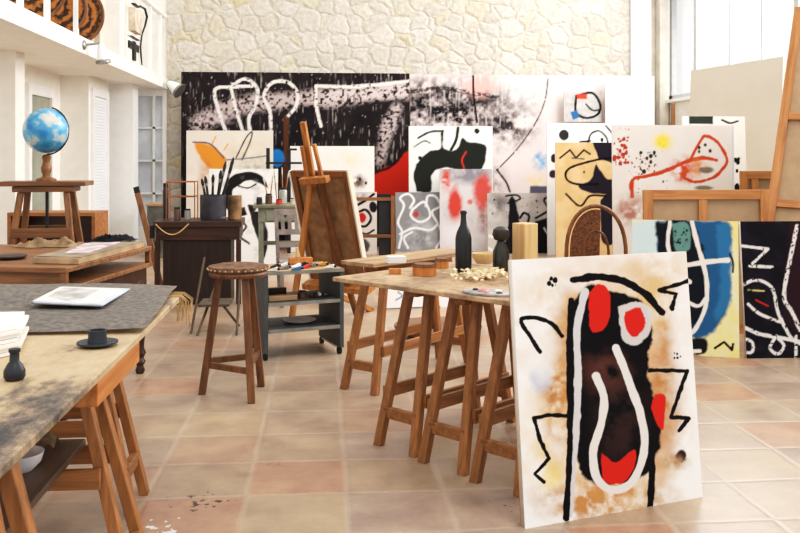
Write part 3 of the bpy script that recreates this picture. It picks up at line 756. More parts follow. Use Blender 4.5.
# ---- easel with a canvas seen from behind
def stretcher(label, BL, BR, h, lean, bars_v=(), bars_h=(), bw=.075, linen=M_BUFF, z0=0.0, wv=None, wh=None):
    wv = wv or W_FRAME; wh = wh or W_FRAMEX
    BL = Vector((BL[0], BL[1], z0)); BR = Vector((BR[0], BR[1], z0)); axx = BR-BL; w = axx.length; axx.normalize(); nb = Vector((-axx.y, axx.x, 0))
    azz = (nb*lean + Vector((0, 0, math.sqrt(h*h-lean*lean))))/h; ayy = azz.cross(axx)
    r = empty('reversed_canvas', label, 'canvas'); r.matrix_world = Matrix(((axx.x, ayy.x, azz.x, BL.x), (axx.y, ayy.y, azz.y, BL.y), (axx.z, ayy.z, azz.z, BL.z), (0, 0, 0, 1)))
    MB().box((.01, .028, .01), (w-.01, .036, h-.01)).build('linen', linen, r)
    for lo, hi, mt in (((0, 0, 0), (bw, .027, h), wv), ((w-bw, 0, 0), (w, .027, h), wv), ((bw, 0, h-bw), (w-bw, .027, h), wh), ((bw, 0, 0), (w-bw, .027, bw), wh)):
        MB().box(lo, hi).build('frame_bar', mt, r, bevel=.002)
    for f_ in bars_v: MB().box((w*f_-bw*.45, .003, bw), (w*f_+bw*.45, .026, h-bw)).build('frame_bar', wv, r, bevel=.002)
    for f_ in bars_h:
        xs_ = [bw] + sum([[w*q-bw*.45, w*q+bw*.45] for q in bars_v], []) + [w-bw]
        for x0, x1 in zip(xs_[::2], xs_[1::2]): MB().box((x0, .003, h*f_-bw*.4), (x1, .026, h*f_+bw*.4)).build('frame_bar', wh, r, bevel=.002)
    return r, w
phi = math.radians(-35); CWD, CHT, LEAN = .56, .97, .29
axc = Vector((math.cos(phi), math.sin(phi), 0)); nbc = Vector((-axc.y, axc.x, 0))
azc = (nbc*(-LEAN) + Vector((0, 0, math.sqrt(CHT**2-LEAN**2))))/CHT; ayc = azc.cross(axc)
TLc = on_d(290, 171, 7.45); BLc = TLc - azc*CHT
cv, _ = stretcher('large canvas seen from behind clamped on the tall wooden easel', BLc, BLc + axc*CWD, CHT, -LEAN, (.5,), (), .05, M_BUFFD, BLc.z, wood('stretcher_brown', (112, 70, 38), (164, 110, 66), 'z'), wood('stretcher_brown_flat', (112, 70, 38), (164, 110, 66), 'x'))
MB().box((CWD+.001, -.004, 0), (CWD+.016, .05, CHT)).build('white_edge', M_CREAM, cv); MB().box((-.014, -.004, 0), (-.001, .05, CHT)).build('white_edge', M_PAPER, cv)
MB().box((0, .037, 0), (CWD, .05, CHT)).build('painted_face', M_PAPER, cv)
es = empty('easel', 'tall orange-brown studio easel standing beyond the grey cart', 'easel', (BLc.x, BLc.y, 0))
def EP(u, v, off=.05):
    r = ray(u, v); p0 = TLc - ayc*off; o0 = Vector((0, 0, H)); t = (p0 - o0).dot(ayc)/r.dot(ayc)
    return o0 + r*t - Vector(es.location)
def ebar(nm, a, b_, w, t, mat=W_EASEL): return MB().bar(a, b_, w, t, up=-ayc).build(nm, mat, es, bevel=.003)
ebar('mast', EP(303, 122, .045), EP(314, 186, .045), .05, .03)
ebar('side_post', EP(302, 146, .08), EP(308, 182, .08), .03, .025); ebar('side_post', EP(314, 144, .08), EP(323, 182, .08), .03, .025)
ebar('canvas_clamp', EP(301, 181, .13), EP(328, 179, .13), .05, .06)
ebar('leg', EP(311, 184, .04), on_z(291, 323) - Vector(es.location), .045, .035)
ebar('leg', EP(318, 184, .035), EP(357, 316, .035), .045, .03, wood('easel_wood_dark', (96, 60, 32), (144, 94, 52), 'z'))
lg = BLc - Vector(es.location)
ebar('canvas_ledge', lg - ayc*.01 - azc*.045 - axc*.05, lg - ayc*.01 - azc*.045 + axc*(CWD+.05), .05, .13)
MB().bar(lg + axc*(CWD*.5) + Vector((0, 0, -.13)) + nbc*.03, lg + axc*(CWD*.5) + nbc*.55 - Vector((0, 0, BLc.z)), .045, .035, up=axc).build('rear_leg', W_EASEL, es, bevel=.003)
# ---- round low table behind the trestles
rc = on_d(438, 324, 6.85)
rt = empty('round_turntable', 'low round brown turntable on the floor glimpsed between the trestle legs', 'turntable', (rc.x, rc.y, 0))
MB().lathe([(.30, rc.z-.05), (.325, rc.z-.045), (.335, rc.z-.01), (.33, rc.z), (0, rc.z)], 40).build('disc', W_STANDX, rt, smooth=True)
for k in range(3):
    a = .5+k*2.094; MB().lathe([(.03, 0), (.03, max(.012, rc.z-.052))], 12, c=(.22*math.cos(a), .22*math.sin(a), 0)).build('foot', W_STAND, rt)
# ---- bentwood chair with a rounded back
cd = 8.0; cb = on_d(596, 206, cd)
bc = empty('round_back_chair', 'brown chair with a tall rounded cane back behind the large black and red canvas', 'chair', (cb.x, cb.y, 0), -.25)
def arch(w, h0, h1, n=18): return [(-w/2*math.cos(math.pi*k/n), 0, h0 + (h1-h0)*max(0, math.sin(math.pi*k/n))**.75) for k in range(n+1)]
MB().tube([(-.26, 0, 0)] + arch(.52, .45, cb.z) + [(.26, 0, 0)], .018, 10).build('back_hoop', W_STOOL, bc, smooth=True)
pp = arch(.46, .47, cb.z-.03); MB().prism([(p[0], p[2]) for p in pp[:11]] + [(.03, .47)], -.006, .006).build('cane_panel', M_WICK, bc)
MB().tube(arch(.22, .47, cb.z-.22), .012, 8).build('inner_hoop', W_STOOL, bc, smooth=True)
MB().lathe([(.24, .41), (.25, .42), (.25, .44), (.22, .45), (0, .45)], 28, c=(0, -.26, 0)).build('seat', W_STOOL, bc, smooth=True)
for x in (-.18, .18): MB().tube([(x, -.42, 0), (x*.9, -.40, .41)], .018, 8).build('leg', W_STOOL, bc)
# ---- dark display easel behind the left canvases
de = empty('display_easel', 'thin black easel standing behind the small black and white canvases at left', 'easel', (on_y(279, 160, 12.9).x, 12.9, 0))
def DE(u, v): return on_y(u, v, 12.9) - Vector(de.location)
for u, vt in ((268, 148), (289, 149)): MB().bar(DE(u, vt), Vector((DE(u, vt).x, 0, 0)), .05, .03, up=(0, 1, 0)).build('post', M_BLACK, de)
MB().bar(DE(266, 163) + Vector((0, -.03, 0)), DE(302, 163) + Vector((0, -.03, 0)), .025, .03).build('crossbar', M_BLACK, de)
MB().bar(DE(287, 149.5) + Vector((0, -.03, 0)), DE(297, 149.5) + Vector((0, -.03, 0)), .025, .03).build('peg', M_BLACK, de)
# ---- brown wooden rack behind, middle
rk = empty('wooden_rack', 'brown wooden rack with a black panel left of the grey white-lined canvas', 'rack', (on_y(345, 240, 12.3).x, 12.3, 0))
def RK(u, v): return on_y(u, v, 12.3) - Vector(rk.location)
zr = 0
for u in (346, 393): MB().bar(RK(u, 196), Vector((RK(u, 200).x, 0, 0)), .06, .04, up=(0, 1, 0)).build('post', W_STAND, rk)
for v in (199, 236): MB().bar(RK(347, v), RK(392, v), .03, .045).build('rail', W_STANDX, rk)
a, b_ = RK(379, 194), RK(391, 258); MB().box((a.x, .03, 0.02), (b_.x, .05, a.z)).build('panel', M_BLACK, rk)

# ================================================================== PAINTINGS
BK, WH, RD, OC = (17, 15, 18), (236, 230, 222), (206, 44, 34), (196, 142, 84)
# --- the large leaning canvas at the front
def art_front(a):
    a.fill((240, 238, 235))
    a.stain((560, 330), 55, 70, (214, 178, 128), .55); a.stain((655, 300), 45, 75, (214, 180, 132), .6)
    a.stain((552, 450), 40, 60, (226, 200, 150), .5); a.stain((650, 440), 40, 55, (206, 164, 112), .55)
    a.stain((605, 500), 70, 26, (186, 132, 78), .9, 10); a.stain((560, 395), 20, 50, (176, 116, 62), .8, 9); a.stain((664, 385), 16, 60, (170, 112, 62), .8, 9)
    a.blob((541, 378), 11, 13, (178, 192, 216), .8, .6); a.blob((552, 476), 10, 12, (238, 214, 128), .6, .8)
    a.blob((612, 385), 58, 112, (208, 162, 104), .75, .75, .35, 22); a.blob((580, 330), 26, 40, (176, 118, 66), .55, .8, .4, 12); a.blob((664, 400), 17, 70, (186, 132, 80), .6, .8, .4, 12)
    a.blob((540, 345), 17, 34, (238, 236, 233), .7, .7, .4, 14); a.blob((683, 345), 13, 60, (238, 236, 233), .6, .8, .4, 14)
    # dark upright mass
    a.poly([(572, 302), (588, 284), (606, 290), (640, 300), (652, 330), (648, 372), (660, 420), (658, 452), (640, 478), (600, 484), (580, 470), (570, 420), (568, 360)], BK, 1, 2.5, 3)
    a.stain((620, 420), 30, 60, (66, 44, 42), .5, 12)
    a.stain((605, 372), 26, 24, (92, 56, 48), .7, 12)
    a.poly([(655, 394), (665, 398), (663, 430), (652, 410)], RD, 1, 1.2, 1.5)
    # red patches and pale bands
    a.poly([(589, 293), (598, 284), (608, 290), (610, 318), (602, 331), (590, 328)], RD, 1, 1, 1.5)
    a.poly([(618, 306), (634, 302), (651, 308), (650, 330), (638, 344), (622, 338)], (206, 200, 196), .95, 1.2, 2); a.poly([(625, 312), (640, 308), (646, 322), (638, 336), (626, 330)], RD, 1, 1.2, 2)
    a.stroke([(585, 292), (577, 330), (578, 380), (576, 430), (572, 470), (569, 514)], 7.5, (206, 202, 202), 1, rough=.3)
    a.stroke([(571, 300), (569, 360), (570, 440), (566, 518)], 6, BK, 1, rough=.35)
    a.stroke([(650, 440), (652, 470), (650, 509)], 7, BK, 1, rough=.4)
    a.stroke([(616, 348), (630, 384), (642, 420), (644, 452), (632, 482), (612, 490), (597, 478), (593, 452), (601, 424), (604, 398), (596, 376)], 8, (222, 216, 210), 1, rough=.22)
    a.poly([(601, 452), (616, 462), (635, 450), (632, 472), (618, 484), (603, 478)], RD, 1, 1, 1.5)
    # black signs
    a.stroke([(573, 280), (596, 277), (620, 280), (644, 293), (662, 312)], 7, BK, 1, rough=.5)
    a.stroke([(540, 352), (530, 336), (521, 320), (536, 318), (552, 324), (562, 336)], 4, BK, 1, rough=.5)
    a.stroke([(571, 416), (548, 415), (534, 418), (540, 440), (549, 458), (535, 474), (544, 482)], 4, BK, 1, False, rough=.5)
    a.stroke([(650, 370), (687, 371), (671, 417), (689, 418), (679, 431)], 4, BK, 1, False, rough=.5)
    a.stroke([(692, 280), (660, 290), (676, 294), (672, 308)], 4.5, BK, 1, False, rough=.6)
    a.spots((544, 274, 556, 286), 7, .6, 2.4, BK, 4); a.spots((674, 350, 682, 358), 5, .5, 1.6, BK, 5)
    a.blob((681, 456), 5, 5.5, (58, 34, 34), 1, .4, .5, 4)
    a.stain((674, 462), 16, 8, (176, 140, 108), .7, 6)
BLf, BRf = on_z(525, 529), on_z(703, 497)
pf_, wf, hf = painting('painting', 'large white canvas with black mass, red patches and a pale ribbon leaning in the foreground', 'painting', BLf, BRf, .985, .10, art_front, .62, .028, seed=3)
mb = MB()
mb.box((.01, .0285, .01), (.05, .05, hf-.01)); mb.box((wf-.05, .0285, .01), (wf-.01, .05, hf-.01)); mb.box((.05, .0285, hf-.05), (wf-.05, .05, hf-.01)); mb.box((.05, .0285, .01), (wf-.05, .05, .05))
mb.build('stretcher', W_FRAME, pf_)
# --- blue one
def art_blue(a):
    a.fill((232, 228, 190)); a.grain((236, 220, 140), .42, 22, .8)
    a.poly([(630, 222), (666, 222), (664, 250), (640, 300), (630, 300)], (206, 224, 224), 1, 4, 3)
    a.poly([(658, 222), (726, 222), (730, 260), (730, 300), (722, 322), (700, 338), (680, 330), (660, 300), (656, 260)], (44, 96, 140), 1, 4, 3)
    a.poly([(656, 222), (690, 222), (706, 262), (704, 306), (690, 330), (670, 330), (658, 280)], (24, 30, 40), 1, 3, 3)
    a.poly([(716, 225), (730, 228), (731, 290), (722, 318), (714, 318), (720, 280)], (56, 122, 168), .9, 4, 3)
    a.poly([(672, 224), (688, 224), (690, 248), (676, 250)], (108, 150, 142), 1, 1.5, 1.5); a.spots((674, 226, 688, 248), 22, .5, 1.4, (30, 50, 50), 3)
    a.stroke([(670, 222), (668, 246), (676, 270), (690, 282)], 4, WH, 1); a.stroke([(692, 222), (698, 246), (706, 276), (706, 304), (696, 328), (686, 336)], 4.5, WH, 1)
    a.stroke([(682, 266), (706, 262), (728, 260)], 5, WH, 1); a.stroke([(684, 300), (698, 306), (706, 298)], 3.5, WH, 1)
    a.poly([(690, 338), (706, 340), (706, 352), (692, 354)], (30, 28, 30), 1, 2, 2); a.stroke([(684, 352), (700, 351)], 3.5, WH)
    a.stroke([(715, 348), (724, 342), (732, 350), (733, 344)], 2.4, BK, 1, False); a.stroke([(730, 254), (733, 262), (733, 272)], 2, BK)
bl0, bl1 = on_z(632, 352), on_z(739.5, 358)
pb1, wb1, hb1 = painting('painting', 'blue, black and pale yellow canvas leaning to the right of the foreground canvas', 'painting', bl0, bl1, .93, .10, art_blue, .8, seed=5)
def art_black(a):
    a.fill((24, 22, 30)); a.grain((40, 34, 48), .5, 12, .6)
    a.poly([(790, 222), (830, 222), (830, 330), (786, 320)], (52, 28, 36), .9, 4, 3)
    S = (226, 222, 220)
    a.stroke([(742, 246), (768, 249), (750, 266), (772, 267)], 3, S, 1, False, dry=.3)
    a.stroke([(797, 226), (790, 260), (784, 296), (792, 312), (800, 330)], 4, S, 1, dry=.3)
    a.stroke([(741, 286), (756, 280), (772, 288), (778, 312), (790, 336), (800, 344)], 3.2, S, 1, dry=.3)
    a.stroke([(741, 326), (760, 334), (782, 338), (800, 342)], 3.6, S, 1, dry=.3)
    a.stroke([(748, 304), (760, 314), (780, 322)], 3, S, 1, dry=.3); a.stroke([(741, 338), (752, 342), (752, 352), (742, 352)], 3, S, 1, dry=.3)
    a.stroke([(776, 336), (770, 348), (778, 354), (784, 346), (778, 338)], 3, S, 1, dry=.3); a.stroke([(796, 336), (796, 358)], 3, S, 1, dry=.3)
    a.stroke([(748, 290), (764, 291)], 1.6, (206, 196, 130), 1, dry=.3); a.stroke([(756, 300), (768, 306)], 1.6, (190, 50, 40), 1)
k0 = on_z(741, 358) + Vector((.03, -.02, 0)); kd = (bl1 - bl0).normalized(); kdir = Vector((.995, -.02, 0)).normalized()
pb2, wb2, hb2 = painting('painting', 'black canvas with chalky white line drawing leaning at the right edge', 'painting', k0, k0 + kdir*.92, .93, .10, art_black, .8, seed=6)
# --- stretcher frames seen from behind on the right
Ys = 6.75
a = on_y(646, 190, Ys); b_ = on_y(772, 190, Ys)
stretcher('wooden stretcher back with brown linen standing behind the blue canvas', (a.x, Ys), (b_.x, Ys-.02), a.z, .06, (.47,))
a = on_y(743, 171, 8.5); b_ = on_y(815, 171, 8.5)
stretcher('taller wooden stretcher back just behind the one above the blue canvas', (a.x, 8.5), (b_.x, 8.48), a.z, .06, (.2,))
# tall leaning stretcher on the far right, slanting across the frame edge
ta = on_d(768, 232, 7.75); tb = on_d(803, 50, 8.35)
axv = Vector((.80, -.60, 0)).normalized()
azv = (tb-ta).normalized(); ayv = azv.cross(axv).normalized(); azv2 = azv
foot = ta - azv*(ta.z/azv.z); hh_ = 3.1
ts = empty('reversed_canvas', 'very tall wooden stretcher back slanting up out of the right edge', 'canvas')
ts.matrix_world = Matrix(((axv.x, ayv.x, azv2.x, foot.x), (axv.y, ayv.y, azv2.y, foot.y), (axv.z, ayv.z, azv2.z, foot.z), (0, 0, 0, 1)))
MB().box((.01, .03, .01), (.99, .04, hh_-.01)).build('linen', M_BUFF, ts)
for lo, hi, mt in (((0, 0, 0), (.075, .028, hh_), W_FRAME), ((.91, 0, 0), (1, .028, hh_), W_FRAME), ((.076, 0, hh_-.09), (.91, .028, hh_), W_FRAMEX), ((.076, .002, 1.05), (.91, .026, 1.12), W_FRAMEX), ((.076, .002, 1.90), (.91, .026, 1.97), W_FRAMEX), ((.076, 0, 0), (.91, .028, .09), W_FRAMEX)):
    MB().box(lo, hi).build('frame_bar', mt, ts, bevel=.002)
# --- big beige panel against the right windows and the panels behind it
def art_beige(a): a.fill((230, 220, 204)); a.grain((224, 213, 196), .45, 30, .6)
pTL = on_d(689, 72, 12.0); pTR = on_d(781, 56, 10.3)
pg, wg, hg = painting('blank_canvas', 'large blank beige canvas leaning against the right-hand windows', 'canvas', (pTL.x-.1, pTL.y-.05), (pTR.x-.1, pTR.y-.05), pTL.z+.02, .12, art_beige, 4, .03, seed=8)
def art_pale(a): a.fill((206, 208, 204))
painting('blank_canvas', 'pale grey-blue canvas edge showing just behind the large beige canvas', 'canvas', (pTL.x+.0, pTL.y+.03), (pTR.x+.02, pTR.y-.22), pTL.z+.0, .12, art_pale, 6, .03, seed=8, side=(196, 200, 200))
sp0 = on_d(673, 103, 13.2)
o = MB().box((-.03, -.012, 0), (.03, .012, sp0.z)).build('wooden_strip', W_STAND, None, bevel=.003); o.location = (sp0.x, sp0.y, 0)
tag(o, 'narrow dark brown wooden strip standing upright below the right-hand windows', 'strip')
# --- back wall giants
def art_dark(a):
    a.fill((40, 33, 35)); a.grain((60, 48, 48), .5, 6, .6); a.drips((150, 138, 132), .70, .3, 2.2, 30); a.grain((26, 22, 24), .5, 30, .7)
    a.stroke([(200, 124), (240, 106), (290, 100), (340, 97), (409, 90)], 17, (214, 196, 192), .75, True, 7, .5, .45); a.drips((206, 196, 190), .66, .55, 1.3, 12); a.stroke([(330, 96), (370, 93), (409, 90)], 13, (222, 206, 202), .7, True, 5, .5, .4)
    a.stain((215, 118), 24, 7, (210, 190, 190), .55, 4); a.stroke([(396, 108), (388, 130), (379, 160)], 12, (206, 190, 188), .8, True, 5, .5, .42)
    a.spots((182, 72, 408, 140), 90, .3, .8, (210, 204, 200), 7, .8)
    S = (232, 224, 218)
    a.stroke([(226, 132), (219, 112), (215, 90), (232, 87), (252, 86)], 3.4, S, 1, dry=.28); a.stroke([(231, 88), (236, 110), (243, 132)], 3, S, 1, dry=.28)
    a.stroke([(233, 84), (246, 79), (257, 88), (256, 104), (249, 118), (250, 132)], 3.4, S, 1, dry=.28)
    a.stroke([(271, 132), (270, 112), (264, 96), (272, 83), (287, 82), (297, 92), (296, 106), (288, 116)], 3.4, S, 1, dry=.28)
    a.stroke([(321, 126), (316, 106), (316, 86), (350, 87), (385, 84), (409, 81)], 3.4, S, 1, False, dry=.28)
    a.stroke([(286, 118), (286, 200)], 5, (104, 62, 40), .8, False)
    a.poly([(372, 194), (374, 178), (384, 168), (396, 164), (411, 150), (411, 194)], (206, 52, 34), 1, 1.2, 2); a.stroke([(376, 172), (388, 168), (398, 160)], 3, (40, 30, 30), .9)
    a.blob((277, 158), 7.5, 9, (44, 128, 192), 1, .15, .08)
back_art('huge black canvas with chalky white looping lines on the stone wall at left', 181, 409.5, 72.5, 13.72, art_dark, 1.0, seed=11, thick=.04, lean=.02)
def art_pink(a):
    a.fill((234, 222, 218)); a.grain((226, 206, 204), .45, 40, .7)
    a.stain((450, 108), 62, 30, (34, 28, 32), .95, 5); a.stain((470, 100), 70, 14, (40, 34, 38), .6, 4); a.stain((505, 125), 34, 26, (52, 44, 50), .8, 6); a.stain((425, 105), 26, 26, (30, 26, 30), .95, 5)
    a.grain((234, 222, 218), .58, 3, .5)
    a.stain((482, 84), 24, 14, (236, 176, 166), .8, 12); a.drips((236, 226, 222), .62, .5, 2, 24)
    a.stroke([(410, 92), (440, 88), (470, 93), (498, 97)], 4, (34, 28, 32), .85, dry=.4); a.stroke([(473, 76), (474, 100), (477, 122)], 2.2, BK, 1)
    a.stroke([(548, 79), (545, 100), (536, 122), (518, 148), (497, 170)], 1.6, (60, 52, 56), .9, dry=.3); a.stroke([(497, 170), (506, 182), (510, 192)], 2, BK, 1)
    a.stain((540, 160), 8, 10, (110, 170, 214), .9, 4); a.stain((548, 182), 22, 10, (240, 206, 130), .7, 9)
    a.stain((486, 180), 20, 20, (60, 50, 56), .5, 4)
    a.poly([(530, 186), (548, 186), (548, 194), (530, 194)], (38, 52, 84), .9, 1, .5, False)
back_art('huge pinkish white canvas with grey smears on the stone wall at centre', 410.5, 634, 75, 13.74, art_pink, 1.0, seed=12, thick=.04, lean=.02, side=(230, 220, 214))
def art_plainw(a): a.fill((240, 238, 234)); a.grain((232, 228, 222), .5, 30, .5)
back_art('tall blank white canvas standing at the right end of the stone wall', 606, 655, 76, 13.5, art_plainw, 3, seed=13, thick=.03, lean=.03, name='blank_canvas', cat='canvas')
# --- small picture hung on the pink giant
def art_small(a):
    a.fill((196, 192, 188)); a.grain((222, 218, 214), .5, 5, .7); a.grain((150, 146, 146), .56, 3, .5)
    a.stroke([(576, 96), (592, 93), (600, 104), (598, 114), (586, 118), (576, 112), (576, 97)], 2.4, BK, 1); a.stroke([(586, 104), (592, 110), (600, 110)], 1.8, BK)
    a.poly([(576, 94), (587, 94), (587, 99), (577, 99)], (206, 74, 54), 1, .8, .4, False); a.poly([(570, 112), (577, 110), (580, 117), (573, 120)], (60, 110, 160), 1, .8, .4, False)
sa = on_y(564, 91, 13.62); sb_ = on_y(602, 122, 13.62)
painting('hanging_picture', 'small grey picture with a black ring hung high on the huge pinkish canvas', 'painting', (sa.x, 13.62), (sb_.x, 13.62), sa.z-sb_.z, .0, art_small, .9, .03, seed=14, z0=sb_.z)
# --- middle canvases
def art_blackwhite(a):
    a.fill((236, 234, 230))
    a.poly([(416, 192), (414, 176), (418, 162), (428, 152), (440, 148), (440, 132), (444, 131), (444, 148), (456, 150), (462, 138), (468, 142), (484, 144), (486, 152), (480, 170), (462, 170), (440, 168), (432, 176), (430, 192)], (40, 42, 38), 1, 1, 1.5)
    a.stroke([(458, 128), (456, 140), (451, 150)], 3, (40, 42, 38)); a.blob((477, 131), 2.6, 2.8, (40, 42, 38)); a.blob((420, 158), 2.2, 2.2, (40, 42, 38))
    a.stroke([(418, 138), (430, 132), (443, 131)], 2, (40, 42, 38)); a.stroke([(414, 147), (424, 141), (430, 143)], 1.2, (40, 42, 38)); a.stroke([(466, 152), (462, 160), (464, 168)], 1.6, (200, 60, 44))
back_art('white canvas with a bold black splash standing against the black and pinkish giants', 409, 493, 126, 13.2, art_blackwhite, .9, seed=15)
def art_greyred(a):
    a.fill((214, 208, 208)); a.grain((196, 190, 194), .45, 16, .8)
    a.stain((466, 172), 26, 12, (140, 138, 146), 1, 10); a.blob((455, 205), 6.5, 17, (204, 62, 44), .95, .5, .3); a.blob((483, 192), 9, 17, (204, 62, 44), .9, .6, .4); a.stain((446, 180), 5, 12, (212, 70, 50), .9, 5)
    a.stain((484, 218), 7, 16, (150, 96, 92), .6, 6); a.stain((466, 234), 26, 16, (232, 230, 232), .8, 14); a.blob((470, 202), 2.5, 2.5, (210, 80, 60), .8, .6)
back_art('grey canvas with soft red patches in the middle of the back row', 440, 492.5, 169, 12.95, art_greyred, .9, seed=16)
def art_greyline(a):
    a.fill((138, 138, 140)); a.grain((104, 104, 108), .5, 12, .6); a.stain((420, 235), 18, 16, (206, 206, 210), .7, 9)
    S = (232, 230, 230)
    a.stroke([(399, 248), (402, 232), (398, 222), (404, 206), (400, 198), (408, 194), (414, 200), (410, 208)], 2.2, S); a.stroke([(426, 206), (428, 196), (436, 197), (440, 206), (432, 212), (438, 224), (442, 236), (436, 248)], 2.2, S)
    a.stroke([(412, 210), (424, 202), (430, 216), (420, 222), (411, 216), (413, 208)], 2.2, S); a.stroke([(400, 234), (414, 228), (430, 230), (438, 224)], 2.2, S); a.stroke([(408, 248), (404, 238), (412, 232)], 2, S)
    a.blob((416, 214), 2.6, 3, (186, 60, 52), .9, .3)
back_art('small grey canvas with tangled white lines to the left of the red-patched canvas', 396, 443, 192, 13.0, art_greyline, .8, seed=17, lean=.12, side=(150, 150, 150))
def art_greyblack(a):
    a.fill((196, 190, 186)); a.grain((164, 158, 156), .45, 14, .8); a.stain((500, 205), 16, 16, (110, 104, 106), .6, 10)
    a.poly([(509, 200), (513, 197), (518, 212), (521, 250), (505, 252), (508, 226)], (30, 28, 32), 1, 1, 1); a.poly([(536, 222), (566, 214), (566, 254), (538, 254), (530, 240)], (30, 28, 32), 1, 1.5, 2)
    a.stroke([(506, 196), (516, 195), (520, 199), (508, 203)], 1.8, BK); a.stroke([(520, 218), (524, 213), (529, 216), (528, 222)], 2.4, BK); a.stroke([(536, 218), (548, 210), (544, 200), (552, 196), (562, 200), (566, 210)], 2.2, BK)
    a.poly([(550, 198), (560, 194), (566, 206), (556, 212)], (228, 224, 222), 1, 1, 1); a.spots((492, 196, 538, 214), 18, .4, 1.1, BK, 6)
    a.stroke([(488, 248), (498, 252), (500, 240), (490, 236)], 3, WH); a.stroke([(544, 228), (550, 238)], 1.6, (214, 210, 206)); a.stroke([(550, 226), (554, 236)], 1.6, (214, 210, 206))
back_art('grey canvas with heavy black shapes behind the wooden block', 488, 566.5, 193, 12.6, art_greyblack, .9, seed=18)
def art_dots(a):
    a.fill((238, 237, 236)); a.blob((564, 135), 5, 5.4, (52, 50, 52), 1, .12, .05); a.blob((554, 158), 3, 4.5, (44, 36, 44)); a.blob((553, 174), 4, 4, (60, 44, 58))
    a.stroke([(588, 143), (591, 134), (599, 131), (606, 137), (608, 144)], 1.8, BK); a.stroke([(606, 126), (612, 133)], 1.8, BK); a.stroke([(580, 142), (590, 141)], 2, BK); a.blob((602, 140), 1.6, 2.4, BK)
back_art('white canvas with black dots and small hooks behind the ochre and black canvas', 547.5, 616, 123, 12.4, art_dots, .9, seed=19)
def art_ochre(a):
    a.fill((216, 180, 132)); a.grain((228, 198, 156), .45, 16, .8)
    a.poly([(592, 142), (614, 142), (614, 164), (598, 158)], (40, 34, 46), 1, .8, 1, False); a.poly([(596, 163), (606, 178), (614, 180), (614, 194), (588, 192), (578, 186), (590, 180)], (40, 34, 46), 1, 1, 1)
    a.stroke([(560, 158), (570, 150), (576, 158), (584, 150), (590, 154)], 1.8, BK, 1, False); a.stroke([(613, 158), (596, 160), (570, 168), (566, 178), (576, 184), (598, 184)], 2.2, BK)
    a.stroke([(572, 158), (584, 159)], 1.2, (70, 90, 90)); a.blob((584, 172), 1, 1.2, BK); a.poly([(600, 200), (614, 190), (614, 240), (602, 240)], (40, 34, 46), 1, 1, 1); a.stroke([(566, 194), (580, 206), (590, 196), (606, 196)], 2, BK)
back_art('ochre canvas with black wedges and thin zigzags in front of the dotted canvas', 556, 614, 142.5, 11.9, art_ochre, .8, seed=20)
def art_splat(a):
    a.fill((226, 218, 210)); a.grain((234, 228, 222), .5, 20, .6); a.stain((664, 141), 12, 9, (236, 214, 90), 1.1, 14)
    a.spots((614, 126, 630, 166), 46, .5, 2.4, (176, 62, 46), 9); a.spots((628, 156, 652, 180), 26, .4, 1.6, (176, 70, 50), 10)
    a.spots((640, 152, 656, 172), 22, .5, 2.2, (42, 44, 40), 11); a.spots((636, 140, 670, 196), 24, .3, 1, (50, 48, 46), 12)
    R = (196, 74, 44)
    a.stroke([(632, 196), (633, 180), (648, 176), (668, 170), (688, 161), (704, 158), (716, 160)], 4, R, 1, rough=.6); a.stain((684, 170), 14, 14, (200, 84, 50), 1, 6)
    a.stroke([(690, 160), (700, 142), (706, 136), (718, 143), (727, 160), (720, 172), (712, 178), (696, 182), (684, 178)], 3, R, 1, rough=.5); a.stain((698, 168), 12, 10, (216, 130, 60), .8, 8)
    a.blob((706, 170), 7, 3, (90, 84, 60), .8, .5); a.spots((698, 144, 712, 152), 5, .8, 2, (60, 56, 50), 13); a.blob((704, 188), 9, 2.4, (80, 84, 60), .8, .5)
    a.stain((632, 212), 22, 18, (176, 128, 112), .8, 9); a.stroke([(733, 126), (733, 190)], 1.4, (190, 200, 220), .8, False)
back_art('off-white canvas with red-orange ring and spatter above the brown stretcher back', 613.5, 735.5, 125, 8.9, art_splat, .8, seed=21)
def art_marks(a):
    a.fill((234, 230, 222)); a.poly([(689, 116), (713, 116), (713, 124), (689, 124)], (50, 58, 52), 1, .8, .5, False); a.stroke([(722, 120), (730, 123), (738, 121)], 2, BK)
    a.spots((735, 158, 740, 164), 3, 1.4, 2.2, BK, 3); a.blob((738, 162), 2.2, 2.8, BK); a.blob((737, 171), 1.6, 2, BK); a.blob((737, 187), 2.6, 4, BK)
back_art('white canvas with a few black marks half hidden behind the red-orange spattered canvas', 687, 750, 115.5, 9.3, art_marks, .9, seed=22, lean=.12)
# --- left canvases
def art_boat(a):
    a.fill((226, 214, 200)); a.grain((236, 228, 216), .5, 20, .6); a.stain((250, 152), 22, 10, (214, 190, 150), .6, 10)
    a.poly([(193, 142), (206, 143), (218, 150), (226, 160), (222, 170), (210, 168), (200, 158)], (222, 146, 58), 1, 2, 1.5); a.stroke([(193, 142), (210, 144), (224, 158)], 1.4, (70, 74, 96)); a.stroke([(236, 158), (246, 138), (252, 132), (250, 142), (242, 160)], 1.4, (64, 58, 58))
    a.stroke([(226, 160), (250, 158), (266, 156)], 1.3, (110, 120, 140)); a.stroke([(212, 144), (216, 136)], 1.3, (224, 160, 90)); a.stroke([(224, 150), (228, 144)], 1.3, (224, 160, 90)); a.stain((256, 165), 16, 7, (150, 160, 130), .6, 6); a.stain((206, 185), 8, 30, (190, 110, 60), .5, 8)
back_art('off-white canvas with an orange curved patch leaning on the black giant at far left', 186, 273, 130.5, 13.3, art_boat, .9, seed=23)
